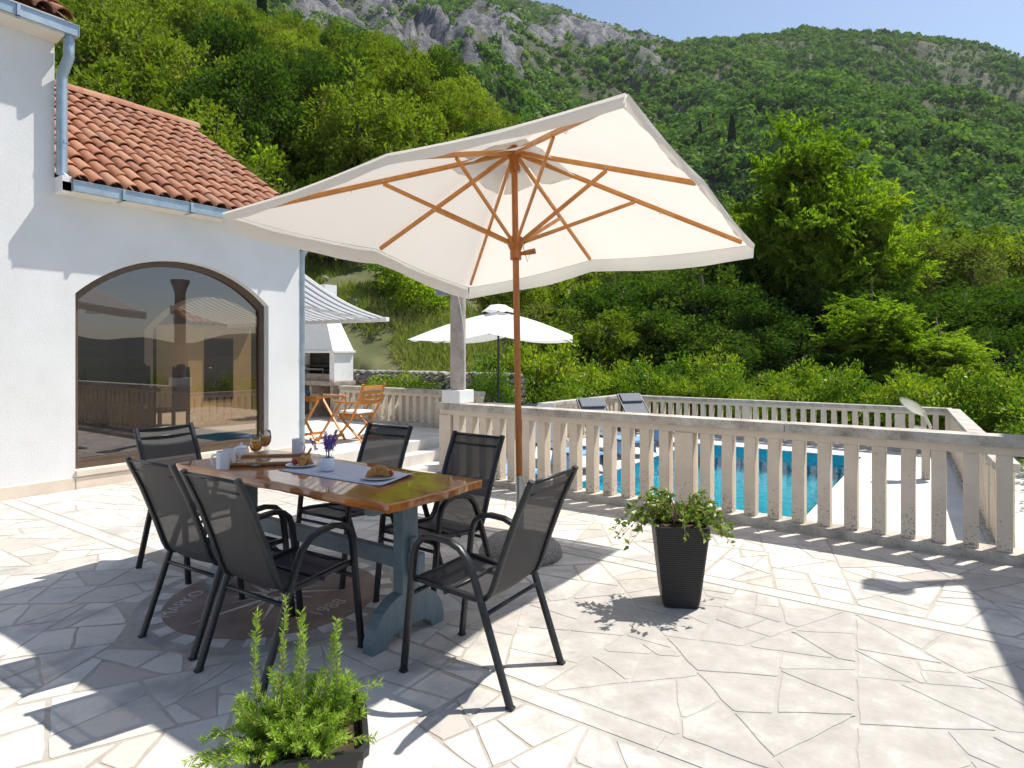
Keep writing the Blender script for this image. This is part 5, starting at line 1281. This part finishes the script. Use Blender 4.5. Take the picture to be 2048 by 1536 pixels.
MB().tube([(-.35, .02, 2.42), (-1.0, .75, 2.2)], 1, flat=(.03, .022)).obj('arm', M['white_paint'], aw); MB().tube([(-1.0, .75, 2.2), (-.3, 1.62, 1.98)], 1, flat=(.03, .022)).obj('arm', M['white_paint'], aw)
MB().box(-4.6, .0, -.03, .05, 2.58, 2.7, .006).obj('cassette', M['white_paint'], aw)
g0 = G(622, 884, .04)
ft_ = thing('folding_table', 'wooden folding table behind the house corner', 'table', (g0[0] - .05, g0[1] + .2, .04))
for i in range(6): MB().box(-.33, .33, -.30 + i * .102, -.21 + i * .102, .70, .722, .003).obj('slat', M['teak'], ft_)
for sy in (-.27, .27):
    MB().tube([(-.30, sy, .69), (.30, sy, .0)], 1, flat=(.011, .022), up=(0, 1, 0)).obj('leg', M['teak'], ft_); MB().tube([(.30, sy * .9, .69), (-.30, sy * .9, .0)], 1, flat=(.011, .022), up=(0, 1, 0)).obj('leg', M['teak'], ft_)
for x in (.27, -.27): MB().box(x - .012, x + .012, -.27, .27, .06, .10).obj('stretcher', M['teak'], ft_)
MB().box(-.33, .33, -.31, -.295, .65, .699).obj('apron', M['teak'], ft_)
tq = thing('drinking_glass', 'small glass with two straws on the folding table', 'glass', (g0[0] + .12, g0[1] + .1, .7635))
MB().lathe([(.026, 0), (.034, .09), (.031, .09), (.024, .006), (0, .006)], 20).obj('tumbler', M['glass'], tq, smooth=True)
for a in (-.02, .02): MB().tube([(0, 0, .01), (a * 1.6, a * .6, .16)], .003, 6).obj('straw', M['strawberry'], tq)
tq = thing('blue_cup', 'dark blue cup on the folding table at the wall corner', 'cup', (g0[0] - .10, g0[1] + .02, .7635))
MB().lathe([(.03, 0), (.036, .08), (.033, .08), (.028, .006), (0, .006)], 20).obj('body', M['blueglass'], tq, smooth=True)
MB().tube([(.032, 0, .065), (.055, 0, .055), (.055, 0, .03), (.031, 0, .02)], .005, 6).obj('handle', M['blueglass'], tq, smooth=True)
g1 = G(698, 884, .04)
fc = thing('folding_chair', 'wooden folding armchair with white cushion facing the folding table', 'chair', (g1[0], g1[1] + .22, .04), R(6))
for sy in (-.25, .25):
    MB().tube([(-.30, sy, .0), (.06, sy, .36), (.20, sy, .62), (.30, sy, .92)], 1, flat=(.011, .024), up=(0, 1, 0)).obj('back_leg', M['teak'], fc); MB().tube([(.28, sy * .88, .0), (-.26, sy * .88, .42)], 1, flat=(.011, .022), up=(0, 1, 0)).obj('front_leg', M['teak'], fc)
    MB().box(-.30, .20, sy - .025, sy + .025, .61, .635, .006).obj('armrest', M['teak'], fc); MB().tube([(-.12, sy, .42), (-.02, sy, .61)], 1, flat=(.010, .016), up=(0, 1, 0)).obj('arm_support', M['teak'], fc)
    MB().box(-.27, .13, sy * .8 - .012, sy * .8 + .012, .38, .42, .003).obj('seat_rail', M['teak'], fc)
for i in range(6): MB().box(-.26 + i * .068, -.205 + i * .068, -.2, .2, .421, .435, .003).obj('seat_slat', M['teak'], fc)
for z in (.62, .70, .78, .86): x = .2 + (z - .62) * .333; MB().box(x - .009, x + .009, -.24, .24, z - .028, z + .028, .004).obj('back_slat', M['teak'], fc)
MB().box(.20, .24, -.2, .2, .06, .1).obj('stretcher', M['teak'], fc)
cu_ = MB().box(-.25, .13, -.2, .2, .437, .485, .022).obj('seat_cushion', M['white_paint'], None); cu_.parent = None
cu_.location = fc.location; cu_.rotation_euler = fc.rotation_euler; tag(cu_, 'white seat cushion on the wooden folding armchair', 'cushion')
# ------------------------------------------------------------------ vegetation
def crown_pts(rg, rx, rz, hc, K, per, rc, flat=.0, lumpy=.35):
    """leaf points gathered in clumps through an uneven ellipsoid; returns points and outward directions"""
    C_ = []
    while len(C_) < K:
        v = rg.normal(size=3); v /= np.linalg.norm(v); r = rg.uniform(.25, 1) ** .55
        r *= 1 + lumpy * (vnoise(np.array([v[0] * 1.7 + 5]), np.array([v[1] * 1.7 + 9]), np.array([v[2] * 1.7]), int(rg.integers(1, 5)))[0] - .5) * 2
        if v[2] < -.75: continue
        C_.append((v[0] * r * rx, v[1] * r * rx, hc + v[2] * r * rz))
    C_ = np.array(C_); n = rg.poisson(per, K); idx = np.repeat(np.arange(K), n)
    sc = rc * rg.uniform(.65, 1.35, K)[idx]
    d = rg.normal(size=(len(idx), 3)); d /= np.linalg.norm(d, axis=1)[:, None]; rr = rg.random(len(idx)) ** .45
    P = C_[idx] + d * (rr * sc)[:, None] * np.array([1, 1, .75])
    out = P - np.array([0, 0, hc]); out /= np.linalg.norm(out, axis=1)[:, None] + 1e-6
    return P, out * .5 + d * .6, C_, rg.random(K)[idx]
def trunk_mb(rg, h, r, tips, lean=.08):
    m = MB(); p = [Vector((0, 0, -.3)), Vector((rg.normal() * lean * h * .2, rg.normal() * lean * h * .2, h * .3)), Vector((rg.normal() * lean * h * .35, rg.normal() * lean * h * .35, h * .62)), Vector((rg.normal() * lean * h * .4, rg.normal() * lean * h * .4, h * .9))]
    m.tube(p, [r * 1.15, r, r * .62, r * .2], 8)
    for tp_ in tips:
        f = rg.uniform(.25, .75); k = min(2, int(f * 3)); b = p[k].lerp(p[k + 1], f * 3 - k); e = Vector(tp_); mid = b.lerp(e, .5) + Vector((rg.normal() * .15, rg.normal() * .15, .25 + rg.random() * .3)) * (h / 6)
        m.tube([b, b.lerp(mid, .55) + Vector((0, 0, .05)), mid, e], [r * .45, r * .33, r * .24, r * .10], 6)
    return m
def tree_proto(name, mat, seed, h=6, rx=2.3, rz=2.1, hc=3.9, K=70, per=130, rc=.55, leaf=.17, lw=.10, r=.13, lumpy=.35, tips=12):
    rg = np.random.default_rng(seed); P, dr, Cc, cr = crown_pts(rg, rx, rz, hc, K, per, rc, lumpy=lumpy)
    t = thing(name, 'tree', 'tree'); trunk_mb(rg, h, r, [Cc[i] for i in rg.choice(len(Cc), min(tips, len(Cc)), replace=False)]).obj('trunk', M['bark'], t, smooth=True)
    lr = np.clip(cr * .55 + rg.random(len(P)) * .45, 0, 1)
    link('crown', fast_mesh('crown', leaves(P, leaf, lw, rg, dr, .45), 4, mat, lr), t); return t
USED = set()
def plant(pr, X, Y, z, s, rz, label, cat, group, sz=None):
    o = pr if pr.name not in USED else copy_tree(pr); USED.add(pr.name)
    o.location = (X, Y, z); o.rotation_euler = (0, 0, rz); o.scale = (s, s, s * (sz or 1)); tag(o, label, cat, group); return o
def pol(px, d): a = (px - 1024) / FPX; return d * (a * CT - ST), d * (a * ST + CT)
def gh(X, Y): return float(near_height(np.array([X]), np.array([Y]))[0])

oak = [tree_proto('deciduous_tree', M['leaf_oak'], 100 + i, rx=2.2 + .25 * (i % 3), rz=2.0 + .3 * (i % 2), K=74 + 6 * i, per=92, rc=.5, leaf=.19, lw=.115, r=.18, lumpy=.7, tips=40) for i in range(4)]
ever = [tree_proto('evergreen_tree', M['leaf_dark'], 200 + i, rx=2.4, rz=2.5, hc=3.4, K=95, per=135, rc=.55, leaf=.14, lw=.085, lumpy=.35) for i in range(3)]
olive = [tree_proto('olive_green_tree', M['leaf_olive'], 300 + i, rx=2.2, rz=2.3, hc=3.6, K=75, per=130, rc=.5, leaf=.14, lw=.06, lumpy=.45) for i in range(2)]
# bright tree with pinnate leaves: leaflets in rows along arching leaf stalks
def pinnate_proto(seed, h=6, rx=2.3, rz=2.4, hc=3.7, K=330):
    rg = np.random.default_rng(seed); P, dr, Cc, cr = crown_pts(rg, rx, rz, hc, K, 1.0, .1, lumpy=.6)
    t = thing('pinnate_leaved_tree', 'tree', 'tree'); trunk_mb(rg, h, .1, [Cc[i] for i in rg.choice(len(Cc), 16, replace=False)], .12).obj('trunk', M['bark'], t, smooth=True)
    LP = []; LD = []; lr = []
    for c, b in zip(Cc, rg.random(len(Cc))):
        for q_ in range(7):
            an = rg.uniform(0, 2 * np.pi); d = np.array([np.cos(an), np.sin(an), rg.uniform(-.15, 1.1)]); L = rg.uniform(.45, .8)
            side = np.array([-np.sin(an), np.cos(an), 0]) + rg.normal(size=3) * .45
            for i in range(11):
                f = (i + 1) / 11; p = c + d * L * f - np.array([0, 0, .35 * L * f * f])
                for s in (-1, 1): LP.append(p); LD.append(side * s + d * .35 - np.array([0, 0, .25])); lr.append(b * .6 + rg.random() * .4)
    link('crown', fast_mesh('crown', leaves(np.array(LP), .17, .065, rg, np.array(LD), .85), 4, M['leaf_bright'], np.array(lr)), t); return t
pin = [pinnate_proto(401), pinnate_proto(402, rx=1.7, rz=1.8, hc=2.8, K=200)]
def shrub_proto(name, mat, seed, rx=.8, rz=.95, hc=.85, K=60, per=60, rc=.24, leaf=.085, lw=.04):
    rg = np.random.default_rng(seed); P, dr, Cc, cr = crown_pts(rg, rx, rz, hc, K, per, rc, lumpy=.4)
    t = thing(name, 'shrub', 'shrub'); m = MB()
    for i in rg.choice(len(Cc), 9, replace=False): m.tube([(0, 0, -.1), tuple(Cc[i] * .5), tuple(Cc[i])], [.025, .016, .005], 5)
    m.obj('stems', M['bark'], t); up = dr + np.array([0, 0, .5])
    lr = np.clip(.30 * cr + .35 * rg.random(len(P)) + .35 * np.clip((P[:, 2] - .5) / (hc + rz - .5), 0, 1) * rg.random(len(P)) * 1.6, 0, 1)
    link('foliage', fast_mesh('foliage', leaves(P, leaf, lw, rg, up, .5), 4, mat, lr), t); return t
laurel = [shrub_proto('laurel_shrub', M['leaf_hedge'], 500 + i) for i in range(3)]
bushp = [shrub_proto('green_bush', M['leaf_oak'], 520, K=50, leaf=.10, lw=.06), shrub_proto('olive_bush', M['leaf_olive'], 521, K=50, leaf=.09, lw=.04), shrub_proto('bright_bush', M['leaf_bright'], 522, K=50, leaf=.10, lw=.06)]

# wood on the slope behind the house
pts = []
def far_enough(X, Y, m): return all((X - p[0]) ** 2 + (Y - p[1]) ** 2 > m * m for p in pts)
cand = []
for _ in range(16000):
    a = rng.uniform(-.92, .07); d = 19 + 72 * rng.random() ** .8
    cand.append((a, d))
cnt = 0
for a, d in cand:
    px = a * FPX + 1024
    if px > 560 and d < 27: continue
    if px > 820 and d < 36: continue
    X, Y = d * (a * CT - ST), d * (a * ST + CT)
    if Y < 7.5 and X > -17: continue
    if not far_enough(X, Y, 3.1 + .02 * d): continue
    if cnt >= 190: break
    pts.append((X, Y)); cnt += 1
    s = rng.uniform(.85, 1.25); dark = rng.random() < (.30 if d < 40 else .12)
    pr = ever[int(rng.integers(3))] if dark else oak[int(rng.integers(4))]
    if not dark and rng.random() < .12: pr = olive[int(rng.integers(2))]
    lab = {'e': 'dark evergreen tree in the wood on the slope behind the house', 'd': 'light green deciduous tree in the wood on the slope behind the house', 'o': 'grey green tree in the wood on the slope behind the house'}[pr.name[0] if pr.name[0] in 'edo' else 'd']
    plant(pr, X, Y, gh(X, Y) - .3, s, rng.uniform(0, 6.28), lab, 'tree', 'trees in the wood behind the house', rng.uniform(.95, 1.25))
# undergrowth between the trunks
for k in range(46):
    a = rng.uniform(-.85, -.02); d = rng.uniform(17.5, 40); px = a * FPX + 1024
    if px > 600 and d < 25: continue
    X, Y = pol(px, d)
    if Y < 7.5 and X > -16: continue
    pr = bushp[int(rng.choice([0, 0, 1, 2]))]
    plant(pr, X, Y, gh(X, Y) - .1, rng.uniform(1.5, 2.6), rng.uniform(0, 6.28), {'g': 'green bush growing between the trees on the slope behind the house', 'o': 'grey green bush growing between the trees on the slope behind the house', 'b': 'bright green bush growing between the trees on the slope behind the house'}[pr.name[0]], 'bush', 'undergrowth in the wood')
# trees to the right, beyond the hedge
def rtree(pr, px, ytop, d, wide, label, group=None, hproto=6.2):
    X, Y = pol(px, d); g = gh(X, Y) - .3; top = HCAM + (HOR - ytop) / FPX * d; H_ = top - g; s = wide
    o = plant(pr, X, Y, g, s, rng.uniform(0, 6.28), label, 'tree', group, (H_ / hproto) / s); return o
dk = 'dark evergreen tree in the shady mass beyond the hedge'; gk = 'trees beyond the hedge'
for i, (px, yt, d, wd) in enumerate([(1150, 560, 26, .9), (1235, 545, 24, 1.0), (1320, 520, 27, 1.1), (1400, 505, 24, 1.0), (1290, 600, 21.5, .8), (1490, 470, 28, 1.2), (1380, 620, 21.5, .8), (1500, 585, 22.5, .85), (1950, 560, 25, 1.1), (2040, 540, 27, 1.2), (1860, 590, 25, 1.0), (1990, 640, 21.5, .8), (1640, 540, 25, 1.1), (1740, 560, 24.5, 1.0), (1200, 610, 22.5, .8), (1590, 640, 21.5, .8), (2110, 600, 24, 1.1), (1800, 650, 21.5, .75), (1445, 650, 20.5, .7), (1690, 690, 20.5, .7), (1920, 700, 20.5, .7)]):
    rtree(ever[i % 3], px, yt, d, wd, dk, gk)
rtree(olive[0], 1450, 425, 31, 1.15, 'tall olive green tree just right of the parasol edge', gk)
rtree(olive[1], 1390, 490, 30, 1.0, 'olive green tree half hidden by the right corner of the parasol', gk)
rtree(pin[0], 1605, 262, 26, .98, 'tall bright green tree with feathery leaves, highest beyond the hedge', gk)
rtree(pin[0], 1715, 380, 27, .95, 'bright green feathery tree right behind the tallest one', gk)
rtree(oak[1], 1545, 345, 32, 1.1, 'leafy tree left of the tall feathery tree', gk)
rtree(olive[0], 1770, 430, 33, 1.2, 'grey green tree right of the feathery trees', gk)
rtree(oak[3], 1840, 440, 36, 1.25, 'light green tree right of the grey green one beyond the hedge', gk)
rtree(olive[1], 1935, 470, 34, 1.1, 'thin grey green tree near the right edge of the picture', gk)
rtree(oak[0], 2030, 450, 36, 1.2, 'light green tree at the right edge of the picture', gk)
rtree(pin[1], 1750, 600, 20.5, .8, 'low feathery bright green tree above the right half of the hedge', gk, 4.6)
rtree(pin[1], 1880, 665, 19.5, .75, 'lowest feathery bright green sapling above the hedge on the right', gk, 4.6)
rtree(oak[2], 1195, 610, 20.5, .62, 'small yellowish green tree above the bushes right of the white parasol', gk)
for i, (px, yt, d) in enumerate([(1075, 470, 45), (1010, 440, 50), (960, 400, 55), (1130, 450, 42), (1210, 455, 45), (1300, 430, 50), (1100, 330, 75), (1180, 350, 80), (1260, 400, 62), (1370, 400, 60)]):
    rtree((oak + olive)[i % 6], px, yt, d, 1.15, 'tree in the hollow behind the big parasol', 'trees in the hollow')
for i in range(26):
    d = rng.uniform(48, 95); px = rng.uniform(1330, 2100); X, Y = pol(px, d)
    plant((oak + ever + olive)[int(rng.integers(9))], X, Y, gh(X, Y) - .3, rng.uniform(1.1, 1.5), rng.uniform(0, 6.28), 'tree low on the hillside behind the trees beyond the hedge', 'tree', 'trees low on the hillside')
# laurel hedge behind the pool and shrubs by the stone wall
hl = 'yellow green laurel shrub in the hedge behind the pool'; hg = 'hedge shrubs behind the pool'
k = 0
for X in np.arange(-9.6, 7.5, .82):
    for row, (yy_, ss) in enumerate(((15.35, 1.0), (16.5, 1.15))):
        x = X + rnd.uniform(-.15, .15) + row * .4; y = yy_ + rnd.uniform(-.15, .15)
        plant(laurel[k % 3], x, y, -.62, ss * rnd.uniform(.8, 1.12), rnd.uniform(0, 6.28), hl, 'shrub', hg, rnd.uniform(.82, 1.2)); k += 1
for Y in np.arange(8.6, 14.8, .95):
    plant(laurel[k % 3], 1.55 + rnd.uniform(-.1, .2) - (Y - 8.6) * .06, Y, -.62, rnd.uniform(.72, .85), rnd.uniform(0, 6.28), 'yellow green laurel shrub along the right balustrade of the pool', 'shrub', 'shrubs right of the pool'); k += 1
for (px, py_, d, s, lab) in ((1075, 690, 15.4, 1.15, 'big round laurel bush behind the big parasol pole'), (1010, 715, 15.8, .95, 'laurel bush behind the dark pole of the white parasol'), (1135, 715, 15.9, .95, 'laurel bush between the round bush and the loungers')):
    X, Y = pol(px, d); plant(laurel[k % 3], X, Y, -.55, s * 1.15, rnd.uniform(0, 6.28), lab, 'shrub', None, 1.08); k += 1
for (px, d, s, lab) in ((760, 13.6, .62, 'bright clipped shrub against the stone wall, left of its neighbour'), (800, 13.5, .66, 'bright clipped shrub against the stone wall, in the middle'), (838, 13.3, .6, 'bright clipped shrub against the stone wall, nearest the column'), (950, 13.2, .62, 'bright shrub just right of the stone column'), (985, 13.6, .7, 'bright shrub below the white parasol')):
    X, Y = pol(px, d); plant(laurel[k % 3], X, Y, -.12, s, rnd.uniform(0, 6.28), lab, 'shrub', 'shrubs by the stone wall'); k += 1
for i, (px, d, s, j) in enumerate([(640, 24, 1.5, 0), (690, 27, 1.6, 1), (740, 25, 1.3, 0), (800, 22, 1.25, 2), (835, 20.5, 1.2, 2), (770, 28, 1.7, 0), (850, 28, 1.6, 1), (900, 27, 1.7, 0), (930, 24, 1.3, 1), (960, 27, 1.6, 0), (1000, 25, 1.4, 1), (1040, 24, 1.5, 0), (1060, 27, 1.9, 1), (1090, 22, 1.4, 1), (1120, 25, 1.8, 0), (620, 30, 1.7, 0), (700, 33, 1.9, 0), (880, 33, 2.0, 0)]):
    X, Y = pol(px, d); plant(bushp[j], X, Y, gh(X, Y) - .15, s, rnd.uniform(0, 6.28), ('green', 'grey green', 'bright green')[j] + ' bush on the grassy slope behind the patio', 'bush', 'bushes on the grassy slope')
# wild grass on the slope
def grass():
    n = 130000; a = rng.uniform(-.46, .14, n); d = 14.6 + 18 * rng.random(n) ** 1.2; X = d * (a * CT - ST); Y = d * (a * ST + CT); z = near_height(X, Y)
    den = fbm(X * .5, Y * .5, oct=3, seed=91); keep = (den > .36) & (Y > 12.0); X, Y, z, den = X[keep], Y[keep], z[keep], den[keep]; n = len(X)
    P = np.stack([X, Y, z - .03], 1); up = np.stack([rng.normal(size=n) * .3, rng.normal(size=n) * .3, np.ones(n)], 1)
    tone = np.clip(fbm(X * .35, Y * .35, oct=3, seed=95) * 1.1 - .1 + rng.normal(size=n) * .16, 0, 1)
    o = link('wild_grass', fast_mesh('wild_grass', leaves(P, .24, .022, rng, up, .7, .6), 4, M['grass'], tone)); tag(o, 'tall wild grass drying on the slope behind the patio', 'grass', kind='stuff')
grass()
# rocks showing in the slope
for i, (px, d, s) in enumerate([(648, 23, .5), (655, 25.5, .6), (705, 21, .45), (620, 27, .6), (668, 29, .5)]):
    bm = bmesh.new(); bmesh.ops.create_icosphere(bm, subdivisions=2, radius=.5)
    for v in bm.verts: v.co *= rnd.uniform(.75, 1.15)
    me = bpy.data.meshes.new('slope_rock'); bm.to_mesh(me); bm.free(); me.materials.append(M['drystone']); X, Y = pol(px, d); o = link('slope_rock', me, None, (X, Y, gh(X, Y) - .12)); o.scale = (s * 1.5, s, s)
    tag(o, 'grey limestone boulder half buried in the grassy slope', 'rock', 'boulders on the slope')
# cypresses on the mountain and one by the wood
rg = np.random.default_rng(900); n = 5200; zc = rg.random(n); rad = .09 * np.sin(np.pi * np.clip(zc * .92 + .06, 0, 1)) ** .7 * (1.15 - .6 * zc); th = rg.uniform(0, 6.28, n); rr = rad * np.sqrt(rg.uniform(.35, 1, n))
P = np.stack([rr * np.cos(th), rr * np.sin(th), zc], 1); cyp = thing('cypress', 'cypress', 'tree'); MB().tube([(0, 0, -.03), (0, 0, .5)], [.012, .006], 6).obj('trunk', M['bark'], cyp)
link('crown', fast_mesh('crown', leaves(P, .05, .022, rg, np.stack([np.cos(th) * .3, np.sin(th) * .3, np.ones(n)], 1), .8), 4, M['leaf_cypress'], rg.random(n)), cyp)
def on_mountain(px, py):
    a = (px - 1024) / FPX; t = np.linspace(.02, .99, 300); Q = mountain_pt(np.full(300, a), t); d = -Q[:, 0] * ST + Q[:, 1] * CT; el = HOR - FPX * (Q[:, 2] - HCAM) / d
    i = int(np.argmin(np.abs(el - py))); return Q[i], d[i]
for i, (px, py, hpx) in enumerate([(572, 78, 34), (580, 84, 40), (590, 92, 36), (603, 104, 34), (615, 115, 40), (626, 112, 28), (714, 95, 26), (931, 240, 26), (939, 246, 30), (1464, 322, 84), (1440, 300, 34), (1400, 290, 44), (1372, 300, 24), (1386, 306, 30), (1426, 256, 30)]):
    Q, d = on_mountain(px, py); hm = hpx / FPX * d; o = plant(cyp, Q[0], Q[1], Q[2] - 1, hm * 1.1, rnd.uniform(0, 6), 'dark slender cypress standing on the ' + ('left part of the mountainside' if px < 1000 else 'right hillside above the parasol edge'), 'tree', 'cypresses on the mountain')
X, Y = pol(524, 97); z = gh(X, Y); o = plant(cyp, X, Y, z, (HCAM + (HOR + 45) / FPX * 97 - z), 0, 'tall dark cypress at the top of the wood left of the cliffs', 'tree', None); o.scale.x *= .75; o.scale.y *= .75
for o in list(bpy.data.objects):
    if o.parent is None and o.get('label') in ('tree', 'shrub', 'cypress', 'chair', 'lounger'): 
        for c in list(o.children_recursive): bpy.data.objects.remove(c)
        bpy.data.objects.remove(o)
# ------------------------------------------------------------------ thin summer haze over the valley
hz_ = MB().box(-3200, 3200, -3200, 3200, -8, 900).obj('haze', M['ground'])
m = bpy.data.materials.new('summer_haze'); m.use_nodes = True; nt = m.node_tree; nt.nodes.remove(nt.nodes['Principled BSDF'])
pv = nt.nodes.new('ShaderNodeVolumePrincipled'); pv.inputs['Color'].default_value = (.80, .88, 1.0, 1); pv.inputs['Density'].default_value = .00007; pv.inputs['Anisotropy'].default_value = .3
nt.links.new(pv.outputs[0], nt.nodes['Material Output'].inputs['Volume']); hz_.data.materials.clear(); hz_.data.materials.append(m); tag(hz_, 'thin pale haze hanging over the valley', 'haze', kind='stuff')
